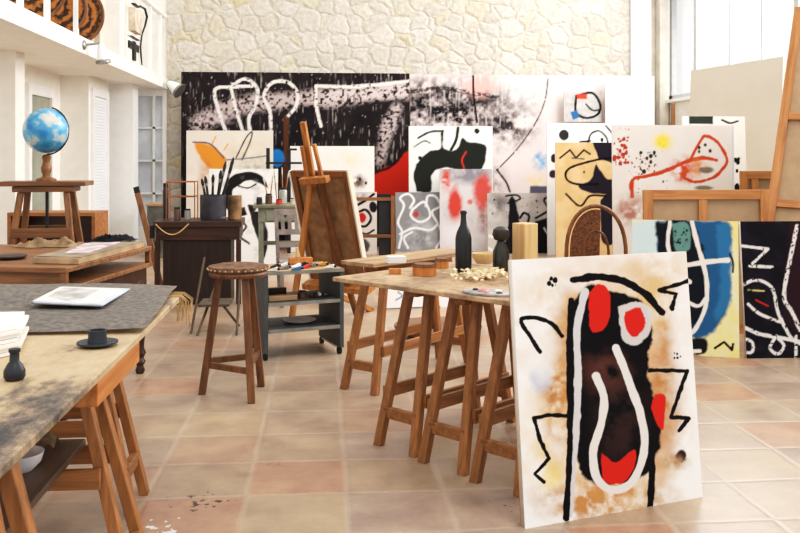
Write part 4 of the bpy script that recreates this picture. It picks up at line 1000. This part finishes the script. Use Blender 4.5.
def art_arc(a):
    a.fill((234, 232, 228))
    a.poly([(224, 200), (226, 184), (236, 174), (250, 172), (262, 176), (268, 188), (262, 184), (250, 180), (240, 184), (232, 192), (238, 208), (250, 204), (256, 210), (238, 216), (226, 208)], (34, 32, 34), 1, 1, 1)
    a.poly([(248, 212), (262, 214), (268, 240), (262, 262), (258, 240)], (44, 42, 44), 1, 1, 1.2); a.stroke([(234, 218), (246, 226), (240, 236), (250, 244)], 2.4, (60, 58, 60)); a.stroke([(246, 206), (250, 222), (252, 262)], 3, WH); a.grain((150, 148, 148), .62, 8, .5)
    a.stroke([(238, 186), (248, 188), (256, 184)], 1.4, BK)
back_art('white canvas with a thick black arc standing behind the dark workbench', 208, 277.5, 168.5, 11.6, art_arc, .9, seed=24, lean=.12)
def art_pale2(a):
    a.fill((236, 232, 226)); a.stain((346, 158), 22, 9, (236, 222, 186), .8, 12); a.stain((356, 182), 10, 8, (110, 88, 78), .9, 6); a.blob((360, 179), 1.2, 1.4, BK); a.blob((366, 183), 1.2, 1.4, BK)
back_art('pale white canvas with a faint yellow tint behind the tall easel', 290, 374.5, 146, 13.1, art_pale2, 1.0, seed=25)
def art_redblack(a):
    a.fill((216, 206, 198)); a.stain((362, 198), 9, 6, (120, 130, 140), .8, 5); a.blob((362, 218), 4.5, 5, (190, 44, 40), 1, .3, .3); a.stroke([(358, 212), (366, 210), (371, 218), (366, 226), (358, 226)], 2.6, BK); a.blob((373, 207), 4, 5.5, (36, 34, 36)); a.stroke([(356, 206), (366, 200), (374, 194)], 2.4, BK); a.stroke([(356, 230), (366, 234), (374, 230)], 2, BK); a.blob((364, 246), 6, 7, (52, 46, 50), .9, .3, .3)
back_art('small canvas with red and black curls just right of the easel', 352, 377, 192, 12.75, art_redblack, .8, seed=26)
def art_low(a):
    a.fill((234, 232, 230)); a.stroke([(396, 300), (402, 296), (398, 292)], 1.4, (110, 126, 160)); a.stroke([(386, 309), (440, 307)], 1.4, (50, 50, 56), 1, False)
lo0, lo1 = on_z(384, 310), on_z(452, 307)
painting('painting', 'low white board with a faint blue mark on the floor beyond the trestles', 'painting', lo0, lo1, .38, .08, art_low, 1.0, seed=27)

# ================================================================== SMALL THINGS
def bottle(name, label, cat, loc, prof, mat, cap=None, n=24):
    r = empty(name, label, cat, loc)
    MB().lathe(prof, n).build('body', mat, r, smooth=True)
    if cap: MB().lathe(cap[0], 16).build('stopper', cap[1], r, smooth=True)
    return r
p = P1(463.5, 272); d_ = p.y
k = d_/F
bottle('wine_bottle', 'tall matt black bottle standing on the centre worktop', 'bottle', (p.x, p.y, TZ+.001), [(0, 0), (8*k, 0), (8.3*k, 2*k), (8.3*k, 34*k), (7*k, 40*k), (3.6*k, 47*k), (2.9*k, 52*k), (2.8*k, 58*k), (3.4*k, 58.5*k), (3.4*k, 61*k), (2.4*k, 62*k), (0, 62*k)], M_DKGLASS)
p = P1(501, 271)
bottle('glass_jar', 'smoky brown glass jar with a round dark stopper beside the pale wooden block', 'jar', (p.x, p.y, TZ+.001), [(0, 0), (8*k, 0), (8.5*k, 2*k), (8.3*k, 20*k), (6*k, 25*k), (4.5*k, 28*k), (4.5*k, 30*k), (0, 30*k)], M_SMOKE, ([(3*k, 30.2*k), (7*k, 32*k), (9*k, 37*k), (8*k, 42*k), (4*k, 45*k), (0, 45.5*k)], plain('dark_stopper', (70, 60, 54), .5, var=.2)))
p = P1(525, 270)
o = MB().box((-.046, -.046, 0), (.046, .046, .235)).build('wooden_block', W_PALE, None, bevel=.004); o.location = (p.x, p.y, TZ+.002); o.rotation_euler.z = .55
tag(o, 'upright pale pine block standing behind the foreground canvas', 'block')
# round boxes, bowl, small block
def round_box(label, u, v, r, h, zt=TZ):
    p = on_z(u, v, zt); o = empty('round_wooden_box', label, 'box', (p.x, p.y, zt+.001))
    MB().lathe([(0, 0), (r, 0), (r, h), (r*.88, h), (r*.88, h*.3), (0, h*.3)], 28).build('body', W_PINEZ, o, smooth=True)
    MB().lathe([(r+.0005, h*.72), (r+.003, h*.72), (r+.003, h), (r+.0005, h)], 28).build('band', W_STAND, o, smooth=True)
round_box('open round wooden box on the centre worktop left of the black bottle', 424.5, 275, .058, .055)
round_box('smaller round wooden box tucked behind the open one', 442, 268, .035, .05)
p = P1(395, 274); o = MB().box((-.03, -.015, 0), (.03, .015, .026)).build('wooden_block', W_PINE, None, bevel=.002); o.location = (p.x, p.y, TZ+.001); o.rotation_euler.z = -.1
tag(o, 'tiny orange wooden block near the left tip of the centre worktop', 'block')
p = P1(484, 263.5); o = MB().lathe([(0, 0), (.04, 0), (.062, .03), (.066, .055), (.061, .055), (.05, .02), (0, .012)], 28).build('bowl', plain('cream_bowl', (220, 190, 140), .5), None, smooth=True); o.location = (p.x, p.y, TZ+.001)
tag(o, 'cream wooden bowl between the black bottle and the smoky jar', 'bowl')
p = P1(412, 262); o = MB().box((-.05, -.03, 0), (.05, .03, .035)).build('paper_pad', M_PAPER, None, bevel=.002); o.location = (p.x-.09, p.y-.03, TZ+.001); o.rotation_euler.z = .2
tag(o, 'white paper pad behind the round wooden boxes', 'paper')
# shavings: an uncountable heap
mb = MB(); rr = random.Random(4)
for _ in range(150):
    p = P1(rr.gauss(482, 13), rr.gauss(277.8, 2.2)); p = p if (p - P1(463.5, 272)).length > .065 else P1(486, 279) + Vector((rr.uniform(-.04, .04), rr.uniform(-.03, .03), 0)); s_ = rr.uniform(.006, .014)
    mb.box((-s_, -s_*.7, 0), (s_, s_*.7, .006), Matrix.Translation((p.x, p.y, TZ+.015+rr.random()*.01)) @ Euler((rr.uniform(-.6, .6), rr.uniform(-.6, .6), rr.uniform(0, 6))).to_matrix().to_4x4())
o = mb.build('wood_shavings', M_SHAV); tag(o, 'heap of cream shavings around the foot of the black bottle', 'shavings', kind='stuff')
# palette
p0 = P1(467, 292); 
pal = empty('paint_palette', 'grey paint palette smeared with pink at the front edge of the centre worktop', 'palette', (0, 0, 0))
pc = P1(490, 294); pal.location = (pc.x, pc.y, TZ+.002); pal.rotation_euler.z = math.atan2(e.y, e.x) + .35
MB().prism([(-.12*math.cos(a)*(1+.12*math.sin(2*a)), .075*math.sin(a)) for a in [2*math.pi*q/24 for q in range(24)]], 0, .008, Matrix.Rotation(-math.pi/2, 4, 'X') @ Matrix.Scale(-1, 4, (0, 1, 0))).build('board', plain('palette_grey', (170, 164, 160), .6, var=.15, scale=18), pal)
for (x, y, rd, mt) in ((-.03, .0, .024, plain('pink_paint', (206, 130, 128), .5, var=.1)), (.03, .02, .016, M_PAPER), (-.07, .02, .014, M_BLACK), (.05, -.03, .014, M_GREY), (.0, -.04, .012, plain('pink_paint', (206, 130, 128), .5))):
    MB().lathe([(0, .0), (rd, .0), (rd*.8, .005), (0, .008)], 14, c=(x, y, .009)).build('paint_blob', mt, pal, smooth=True)
# ---- items on the front left table
o = MB().grid(lambda s, t: Vector((-1.62 + s*1.045 + -.07*s*t, 2.96 + t*(1.02 + .18*(1-s)) , TZ + .016 + .005*math.sin(s*7+t*3) + .004*math.sin(t*11))), 40, 30, .004).build('felt_sheet', M_FELT, None, smooth=True)
tag(o, 'sheet of coarse grey felt spread over the far end of the front left worktop', 'felt')
def at_felt(u, v): return on_z(u, v, TZ+.022)
q = [at_felt(31, 305), at_felt(102, 308), at_felt(130, 291), at_felt(62, 289)]
pfz = .826
pf0 = empty('paper_folder', 'thin open folder of white drawings lying on the grey felt', 'folder', (q[0].x, q[0].y, pfz))
def quad_sheet(nm, q, z0, z1, mat, par, ox=0, oy=0, s_=1.0):
    c = sum(q, Vector())/4; pts = [c + (v-c)*s_ for v in q]
    mb = MB(); lo = [mb.bm.verts.new((v.x-q[0].x+ox, v.y-q[0].y+oy, z0)) for v in pts]; hi = [mb.bm.verts.new((v.x-q[0].x+ox, v.y-q[0].y+oy, z1)) for v in pts]
    mb.bm.faces.new(lo[::-1]); mb.bm.faces.new(hi)
    for i in range(4): mb.bm.faces.new((lo[i], lo[(i+1) % 4], hi[(i+1) % 4], hi[i]))
    return mb.build(nm, mat, par)
quad_sheet('cover', q, 0, .002, plain('grey_card', (120, 116, 112), .8), pf0)
quad_sheet('sheet', q, .0024, .006, M_PAPERB, pf0, .004, .004, .98)
quad_sheet('sheet', q, .0063, .008, plain('off_white_sheet', (222, 218, 214), .8, var=.04), pf0, -.012, .006, .93)
quad_sheet('drawing', [q[3], q[3].lerp(q[2], .62), q[0].lerp(q[1], .62), q[0].lerp(q[3], .35)], .0083, .0092, plain('grey_drawing', (196, 190, 184), .85, var=.15, scale=10), pf0, (q[3]-q[0]).x+.01, (q[3]-q[0]).y-.02, .85)
p = on_z(97.5, 346, TZ); kk = p.y/F
ink = empty('inkwell', 'dark grey inkwell standing on its saucer at the edge of the felt', 'inkwell', (p.x, p.y, TZ+.002))
MB().lathe([(0, 0), (13*kk, 0), (19.5*kk, 2.5*kk), (19.5*kk, 4*kk), (12*kk, 2.5*kk), (0, 2*kk)], 32).build('saucer', M_INK, ink, smooth=True)
MB().lathe([(0, 2.2*kk), (9.3*kk, 2.2*kk), (8.6*kk, 10*kk), (9.2*kk, 15*kk), (7.6*kk, 15*kk), (7*kk, 8*kk), (0, 8*kk)], 28).build('pot', M_INK, ink, smooth=True)
p = on_z(14.5, 380, TZ); kk = p.y/F
bottle('ink_bottle', 'small squat black bottle with a short neck near the white paper stack', 'bottle', (p.x, p.y, TZ+.001), [(0, 0), (8*kk, 0), (10*kk, 3*kk), (10*kk, 9*kk), (7*kk, 15*kk), (4.6*kk, 18*kk), (4.4*kk, 26*kk), (5.4*kk, 27*kk), (5.4*kk, 30*kk), (0, 30*kk)], plain('black_ceramic', (40, 40, 46), .45, var=.1))
q2 = [on_z(-60, 372, TZ), on_z(20, 354, TZ), on_z(27, 338, TZ), on_z(-60, 340, TZ)]
ps = empty('paper_stack', 'thick stack of white paper at the left edge of the front worktop', 'paper', (q2[0].x, q2[0].y, TZ+.002))
for i in range(7): quad_sheet('sheets', q2, i*.012, i*.012+.0105, M_PAPER, ps, .006*((i*7) % 3-1), .005*((i*5) % 3-1))
# bowl and papers on the shelf board
p = on_z(42, 447, .36); o = MB().lathe([(0, 0), (.05, 0), (.085, .03), (.098, .065), (.092, .065), (.07, .025), (0, .012)], 32).build('enamel_bowl', M_ENAM, None, smooth=True); o.location = (-.885, 2.70, .459); o.scale = (.66, .66, .8)
tag(o, 'white enamel bowl on the dark board under the front left worktop', 'bowl')
o = MB().grid(lambda s, t: Vector(((s-.5)*.22, (t-.5)*.16, .03 + .022*math.sin(s*9+2*t) + .02*math.sin(t*8-s*4))), 16, 14, .002).build('crumpled_paper', plain('brown_paper', (176, 154, 124), .9, var=.1), None, smooth=True); o.location = (-.93, 2.89, .463); o.scale = (.8, .7, .8); tag(o, 'crumpled tan paper lying behind the white enamel bowl', 'paper')
# raffia hanging off the felt corner
rf = MB(); rr = random.Random(9)
pr = on_z(174, 292, TZ)
for i in range(18):
    y0 = 3.76 + .008*i; x0 = -.655 + .02*(i % 3); a = rr.uniform(-.03, .03); dz = .05 + .07*rr.random()
    rf.tube([(x0-.03, y0, TZ-.004), (x0+.015, y0+a*.3, TZ-.006), (x0+.04+.012*rr.random(), y0+a, TZ-.03), (x0+.035+.02*rr.random(), y0+a*1.5, TZ-.03-dz)], .0022, 5)
o = rf.build('hanging_straw', M_STRAW); tag(o, 'frayed bundle of straw hanging from the corner of the grey felt', 'straw')
# ---- things on the old desk
def DK(u, v, dz=0): return on_z(u, v, .80+dz)
p = DK(10, 259); o = MB().lathe([(0, 0), (.075, 0), (.09, .012), (.09, .018), (.06, .02), (0, .02)], 32).build('round_tray', plain('black_slate', (58, 52, 50), .5), None, smooth=True); o.location = (p.x, p.y, .802)
tag(o, 'black round slate disc on the left of the old desk', 'disc')
q = [DK(30, 264), DK(78, 265), DK(146, 247), DK(96, 246)]
pf1 = empty('portfolio', 'tan cardboard portfolio lying across the old desk', 'portfolio', (q[0].x, q[0].y, .802))
quad_sheet('board', q, 0, .03, plain('tan_board', (178, 152, 118), .8, var=.08), pf1, 0, 0, .96)
quad_sheet('cover', q, .0305, .036, plain('grey_brown_board', (150, 134, 116), .8, var=.1), pf1, .006, .01, .93)
quad_sheet('drawing', [q[0].lerp(q[1], .4).lerp(q[2], .1), q[1].lerp(q[2], .18), q[2].lerp(q[3], .3), q[3].lerp(q[0], .15)], .0365, .0385, plain('pinkish_drawing', (206, 186, 186), .8, var=.15, scale=14), pf1, .12, .06, .8)
def rag(name, label, c, w, h, mat, seed, z=.803, amp=.019):
    rr = np.random.default_rng(seed); ph = rr.uniform(0, 6, 6)
    def fn(s, t):
        e_ = min(1, 4*min(s, 1-s, t, 1-t)+.05)
        return Vector((c.x + (s-.5)*w + .02*math.sin(t*9+ph[0]), c.y + (t-.5)*h + .02*math.sin(s*11+ph[1]), z + e_*amp*(1.7 + .6*math.sin(s*19+ph[2]+5*t) + .5*math.sin(t*19+s*14+ph[3]) + .45*math.sin(s*41-9*t+ph[4]))))
    o = MB().grid(fn, 44, 26, .003).build(name, mat, None, smooth=True); return tag(o, label, 'cloth')
rag('rag', 'crumpled beige rag along the back of the old desk', DK(50, 246.8), .44, .16, M_RAG, 3)
rag('rag', 'crumpled dark cloth at the back right corner of the old desk', DK(121, 247.5) + Vector((-.05, .02, 0)), .26, .10, M_DKRAG, 5, z=.842, amp=.014)
# ---- workbench top: pot of brushes, basket, jars
kk = 8.4/F
p = WB(.52, .22)
bottle('brush_pot', 'dark blue-grey pot full of brushes on the dark workbench', 'pot', p, [(0, 0), (12.5*kk, 0), (13.2*kk, 4*kk), (13.2*kk, 25*kk), (12*kk, 25*kk), (12*kk, 6*kk), (0, 6*kk)], plain('slate_pot', (66, 66, 74), .5, var=.15))
p2 = WB(.72, .26); bottle('tin_can', 'rust-brown tin beside the dark brush pot', 'tin', p2, [(0, 0), (7*kk, 0), (7*kk, 24*kk), (6*kk, 24*kk), (6*kk, 5*kk), (0, 5*kk)], plain('rusty_tin', (146, 112, 76), .5, .2, var=.2))
def brush(label, base, top, r=.010, hair=M_BLACK, hand=M_BLACK, grp='brushes in the pots'):
    base, top = Vector(base), Vector(top); o = empty('paint_brush', label, 'brush', base, group=grp); d = top-base
    MB().tube([d*0, d*.4, d*.72], [r*.6, r, r*.8], 8).build('handle', hand, o, smooth=True)
    MB().tube([d*.721, d*.8], r*1.05, 8).build('ferrule', M_METAL, o, smooth=True)
    MB().tube([d*.801, d*.9, d*1.0], [r*1.05, r*1.3, r*.5], 8).build('bristles', hair, o, smooth=True)
for i, (bx, by, tx, ty, h_) in enumerate(((.60, .14, .60, .14, .40), (.62, .20, .70, .19, .46), (.63, .25, .71, .245, .52), (.57, .28, .63, .33, .48), (.54, .14, .53, .11, .36), (.50, .26, .44, .28, .34), (.48, .18, .42, .16, .32))):
    brush(['dark brush with a short black handle in the dark pot on the workbench', 'dark brush leaning right in the dark pot on the workbench', 'longest dark brush leaning far right out of the workbench pot', 'dark brush at the back of the workbench pot', 'short dark brush at the front of the workbench pot', 'dark brush leaning left in the workbench pot', 'dark brush leaning farthest left out of the workbench pot'][i], WB(.52+(bx-.55)*.6, .22+(by-.22)*.5, .777+6.8*kk), WB(tx, ty, .777+h_+.07), .013)
p = WB(.10, .12)
bk_ = empty('wire_basket', 'copper wire basket at the left end of the dark workbench', 'basket', p)
bw_, bd_, bh_ = .26, .2, .36; z0_ = .0
corners = [(0, 0), (bw_, 0), (bw_, bd_), (0, bd_)]
MB().tube([(x, y, bh_) for x, y in corners], .006, 6, True).build('top_rim', M_COPPER, bk_); MB().tube([(x, y, .22) for x, y in corners], .005, 6, True).build('middle_rim', M_COPPER, bk_)
for x, y in corners: MB().tube([(x, y, 0.0), (x, y, bh_)], .005, 6).build('upright', M_COPPER, bk_)
jm = [plain('jar_brown', (96, 70, 56), .3), plain('jar_clear', (170, 168, 160), .2), plain('jar_black', (44, 40, 40), .3), plain('jar_cream', (206, 192, 170), .4)]
def jar(label, loc, r, h, mat, grp=None):
    o = empty('paint_jar', label, 'jar', loc, group=grp)
    MB().lathe([(0, 0), (r, 0), (r, h*.78), (r*.8, h*.86), (0, h*.86)], 18).build('body', mat, o, smooth=True)
    MB().lathe([(r*.82, h*.865), (r*.86, h*.87), (r*.86, h), (0, h)], 18).build('lid', M_BLACK, o, smooth=True)
jar('black bottle-like jar at the far left of the dark workbench', WB(.05, .42), .028, .34, jm[2]); jar('brown glass jar inside the copper wire basket', WB(.19, .18), .032, .12, jm[0]); jar('clear grey jar inside the copper wire basket', WB(.28, .25), .03, .1, jm[1])
o = MB().grid(lambda s, t: Vector(((s-.5)*.16, (t-.5)*.1, .012*math.sin(s*6)+.018)), 10, 10, .003).build('folded_paper', plain('tan_paper', (190, 158, 116), .9), None); o.location = WB(.69, .07, .782); o.rotation_euler.z = .5; tag(o, 'folded tan paper on the right end of the dark workbench', 'paper')
# ---- jars and brushes on the green table
for i, (x, y, r, h, mt, lb) in enumerate(((.03, .08, .03, .07, jm[2], 'low black jar at the left of the green table'), (.12, .18, .035, .10, jm[0], 'brown jar at the left of the green table behind the black jar'), (.22, .08, .03, .05, M_RED, 'small red paint pot on the green table'), (.26, .24, .04, .16, jm[1], 'tall clear jar at the back of the green table'), (.36, .10, .03, .06, jm[3], 'cream paint pot on the green table'), (.42, .25, .035, .13, jm[1], 'clear jar at the right of the green table'))):
    jar(lb, GTp(x, y), r, h, mt)
for i, (x, tx, h_) in enumerate(((.12, .06, .26), (.125, .16, .28), (.26, .25, .36), (.265, .32, .32), (.42, .46, .3), (.20, .17, .34))):
    brush(['thin brush leaning left behind the brown jar on the green table', 'thin brush leaning right behind the brown jar on the green table', 'upright brush behind the tall clear jar on the green table', 'brush leaning right behind the tall clear jar on the green table', 'brush behind the right-hand clear jar on the green table', 'brush leaning left behind the tall clear jar on the green table'][i], GTp(x, .36)+Vector((0, .0, 0)), GTp(tx, .40) + Vector((0, 0, h_)), .006, jm[3], W_EASEL)
# ---- clutter on the cart
def tube_(label, u_, y, z, ang, mat, L=.09):
    o = empty('paint_tube', label, 'paint tube', CP_(u_, y, z), ang, 'paint tubes on the cart')
    mb = MB(); mb.prism([(0, 0), (L, 0), (L, .026), (L*.9, .027), (0, .004)], -.014, .014); mb.build('tube', mat, o, bevel=.003)
    MB().lathe([(.007, 0), (.009, .002), (.008, .016), (0, .016)], 12, m=Matrix.Translation((L+.001, 0, .013)) @ Matrix.Rotation(math.pi/2, 4, 'Y')).build('cap', M_BLACK, o)
rr = random.Random(21)
names = ['white', 'black', 'grey', 'white', 'blue', 'white', 'red', 'black', 'grey', 'white', 'ochre']
mm = {'white': M_PAPER, 'black': M_BLACK, 'grey': M_METAL, 'blue': M_BLUE, 'red': M_RED, 'ochre': M_YELL}
spots_ = [(.04, .06), (.09, .2), (.13, .10), (.17, .27), (.20, .04), (.24, .16), (.28, .08), (.30, .25), (.34, .15), (.44, .05), (.45, .22)]
where = ['at the left front corner', 'near the left end, set back', 'near the left end', 'left of the middle at the back', 'left of the middle at the front edge', 'in the middle', 'just right of the middle at the front', 'behind the wood plane', 'just left of the wood plane', 'at the right front', 'at the right end, set back']
for (x, y), nmn, wh in zip(spots_, names, where): tube_(f'{nmn} paint tube {wh} of the grey cart top', x, y, CH+.001, rr.uniform(-.5, .9), mm[nmn], .07)
wp = empty('hand_plane', 'small yellowish wooden hand plane on top of the grey cart', 'plane', CP_(.28, .34, CH+.001), .25)
MB().box((0, 0, 0), (.17, .05, .045)).build('body', W_PINE, wp, bevel=.004); MB().prism([(.05, .046), (.085, .046), (.062, .12), (.05, .12)], .012, .038).build('iron', W_PALE, wp, bevel=.003)
wd = MB().box((0, 0, 0), (.20, .07, .035)).build('wood_offcut', W_BENCH, None, bevel=.004); wd.location = CP_(.05, .06, .390); wd.rotation_euler.z = .3; tag(wd, 'pale wood offcut on the middle shelf of the grey cart', 'offcut')
wd = MB().box((0, 0, 0), (.16, .05, .06)).build('wood_offcut', W_DARK, None, bevel=.004); wd.location = CP_(.07, .26, .390); wd.rotation_euler.z = .25; tag(wd, 'dark wood offcut at the back of the middle shelf of the grey cart', 'offcut')
jar('brown jar on the middle shelf of the grey cart', CP_(.31, .14, .390), .03, .05, jm[0]); 
sp = empty('tin_dish', 'shallow metal dish of small bits on the middle shelf of the grey cart', 'dish', CP_(.43, .16, .390))
MB().lathe([(0, 0), (.06, 0), (.075, .015), (.07, .015), (.055, .006), (0, .006)], 24).build('dish', M_METAL, sp, smooth=True)
for k_ in range(5): MB().sphere((.035*math.cos(k_*1.3), .035*math.sin(k_*1.3), .016), .011, 8).build('pebble', [M_BLACK, M_PAPER, M_METAL][k_ % 3], sp)
o = MB().lathe([(0, 0), (.07, 0), (.115, .018), (.118, .022), (.11, .022), (.07, .008), (0, .007)], 32).build('plate', M_ENAM, None, smooth=True); o.location = CP_(.31, .2, .2095); tag(o, 'white enamel plate on the bottom shelf of the grey cart', 'plate')

# ---- balcony things: woven discs, hanging tools, spotlights
def disc_mat():
    m, nt, b = newmat('woven_palm')
    tc = N(nt, 'ShaderNodeTexCoord'); wv = N(nt, 'ShaderNodeTexWave', wave_type='RINGS', rings_direction='Y'); wv.inputs['Scale'].default_value = 3.6; wv.inputs['Distortion'].default_value = 3.5; wv.inputs['Detail'].default_value = 3; wv.inputs['Detail Scale'].default_value = 5
    nt.links.new(tc.outputs['Object'], wv.inputs['Vector'])
    r = N(nt, 'ShaderNodeValToRGB')
    for el, p, c in zip(r.color_ramp.elements, (.25, .75), ((58, 34, 20), (176, 114, 56))): el.position = p; el.color = L4(c)
    no = N(nt, 'ShaderNodeTexNoise'); no.inputs['Scale'].default_value = 30; nt.links.new(tc.outputs['Object'], no.inputs['Vector'])
    ad = N(nt, 'ShaderNodeMath', operation='MULTIPLY_ADD'); ad.inputs[1].default_value = .6; nt.links.new(wv.outputs['Fac'], ad.inputs[0]); nt.links.new(no.outputs['Fac'], ad.inputs[2])
    sb = N(nt, 'ShaderNodeMath', operation='SUBTRACT'); sb.inputs[1].default_value = .3; nt.links.new(ad.outputs[0], sb.inputs[0])
    nt.links.new(sb.outputs[0], r.inputs['Fac']); nt.links.new(r.outputs[0], b.inputs['Base Color']); b.inputs['Roughness'].default_value = .8
    return m
MD = disc_mat()
def woven(label, u, v, y, r, zmin=2.565):
    p = on_y(u, v, y); z = max(p.z, zmin + r + .002)
    o = empty('woven_disc', label, 'woven disc', (p.x, y, z), group='woven discs on the balcony')
    m = Matrix.Rotation(math.pi/2, 4, 'X'); MB().lathe([(0, -.012), (r*.94, -.012), (r*.94, .012), (0, .012)], 40, m=m).build('weave', MD, o)
    MB().tube([(r*math.cos(2*math.pi*q/40), 0, r*math.sin(2*math.pi*q/40)) for q in range(40)], .018, 8, True).build('rim', W_STOOL, o, smooth=True)
woven('woven brown disc standing between the second and third balusters of the balcony', 58, 30, 9.1, .27)
woven('woven brown disc farthest back on the balcony, beside the thick post', 74, 22, 9.75, .30)
woven('woven brown disc at the near end of the balcony', 26, 4, 8.3, .36)
ht = empty('hanging_tool', 'wooden block with black iron fittings hanging on the balcony rail', 'tool', on_x(132, 20, -2.40))
def HT(u, v): return on_x(u, v, -2.40) - Vector(ht.location)
def hbox(u0, v0, u1, v1, t=.03):
    a, b_ = HT(u0, v0), HT(u1, v1); return MB().box((-t/2+.02, a.y, b_.z), (t/2+.02, b_.y, a.z))
hbox(130, 7, 137, 35, .08).build('block', plain('raw_wood_block', (214, 196, 172), .8, var=.1), ht, bevel=.004)
hbox(131.5, 4, 136.5, 6.8, .05).build('hook', M_BLACK, ht); hbox(128, 35.3, 137, 41, .06).build('iron_jaw', M_BLACK, ht, bevel=.003); hbox(131.5, 41.2, 133.5, 61, .03).build('iron_rod', M_BLACK, ht)
hbox(127, 44, 137, 46, .02).build('crosspiece', M_BLACK, ht); hbox(127, 47.5, 137, 49, .02).build('crosspiece', M_BLACK, ht)
wc = on_x(143, 20, -2.395)
o = MB().tube([on_x(u, v, -2.395) - wc for u, v in ((140, 6), (145, 9), (147, 17), (145, 26), (142, 34), (140.5, 46), (141, 56), (142, 65))], [.012, .016, .016, .014, .012, .012, .012, .008], 8).build('curved_iron', M_BLACK, None, smooth=True); o.location = wc
tag(o, 'long curved black iron hook hanging on the balcony rail', 'hook')
def spot(label, mount, elbow, tip, r, grp='spotlights'):
    o = empty('spotlight', label, 'spotlight', mount); a = Vector(elbow)-Vector(mount); t = Vector(tip)-Vector(mount)
    MB().sphere((0, 0, 0), .05, 14, (.5, 1, 1)).build('mount', M_METAL, o, smooth=True); MB().tube([(0, 0, 0), a], .012, 8).build('arm', M_METAL, o)
    d = (t-a); L = d.length; q = d.to_track_quat('Z', 'Y').to_matrix().to_4x4(); m = Matrix.Translation(a) @ q
    sh = MB().lathe([(0, 0), (r*.35, 0), (r*.6, L*.3), (r, L), (r*.9, L), (r*.5, L*.35), (0, L*.3)], 20, m=m).build('lamp_shade', M_WPAINT, o, smooth=True)
    MB().lathe([(r*1.0, L*.86), (r*1.06, L*.9), (r*1.06, L*1.02), (r*1.0, L*1.02)], 20, m=m).build('rim', M_METAL, sh, smooth=True)
ms = on_x(84, 45, -2.395)
spot('white spotlight with a metal rim fixed to the balcony edge', ms, ms + Vector((.12, .16, .04)), ms + Vector((.15, .16, -.16)), .07)
mw = on_y(171, 86, 13.95)
spot('white cone spotlight fixed to the stone wall at the end of the balcony', mw, mw + Vector((.03, -.38, .02)), mw + Vector((.20, -.44, -.11)), .11)

# ================================================================== LIGHT AND CAMERA
w = bpy.data.worlds.new('World'); sc.world = w; w.use_nodes = True
bg = w.node_tree.nodes['Background']; bg.inputs['Color'].default_value = (.985, .99, 1.0, 1); bg.inputs['Strength'].default_value = 1.36
def area(name, loc, target, size, size_y, energy, color=(1, .97, .92)):
    l = bpy.data.lights.new(name, 'AREA'); l.shape = 'RECTANGLE'; l.size = size; l.size_y = size_y; l.energy = energy; l.color = color
    o = bpy.data.objects.new(name, l); COL.objects.link(o); o.location = loc
    o.rotation_euler = (Vector(target) - Vector(loc)).to_track_quat('-Z', 'Y').to_euler(); return o
area('window_light', (XR+.6, 9, 4.2), (0, 8, .5), 8, 3, 780, (1, .985, .97))
sun = bpy.data.lights.new('sun', 'SUN'); sun.energy = .9; sun.angle = math.radians(25); sun.color = (1, .95, .87)
so = bpy.data.objects.new('sun', sun); COL.objects.link(so); so.rotation_euler = Vector((-.35, .55, -1)).to_track_quat('-Z', 'Y').to_euler()
cam = bpy.data.cameras.new('camera'); co_ = bpy.data.objects.new('camera', cam); COL.objects.link(co_)
cam.sensor_width = 36; cam.lens = F/800*36; cam.shift_y = -(266.5 - YH)/800
co_.location = (0, 0, H); co_.rotation_euler = (math.pi/2, 0, -PSI)
sc.camera = co_
sc.view_settings.view_transform = 'Standard'; sc.view_settings.look = 'None'; sc.view_settings.exposure = -.16
sc.view_settings.use_curve_mapping = True
cm = sc.view_settings.curve_mapping; cv_ = cm.curves[3]
for x_, y_ in ((.06, .042), (.25, .235), (.62, .67)): cv_.points.new(x_, y_)
cm.update()
sc.cycles.use_denoising = True
sc.cycles.max_bounces = 6
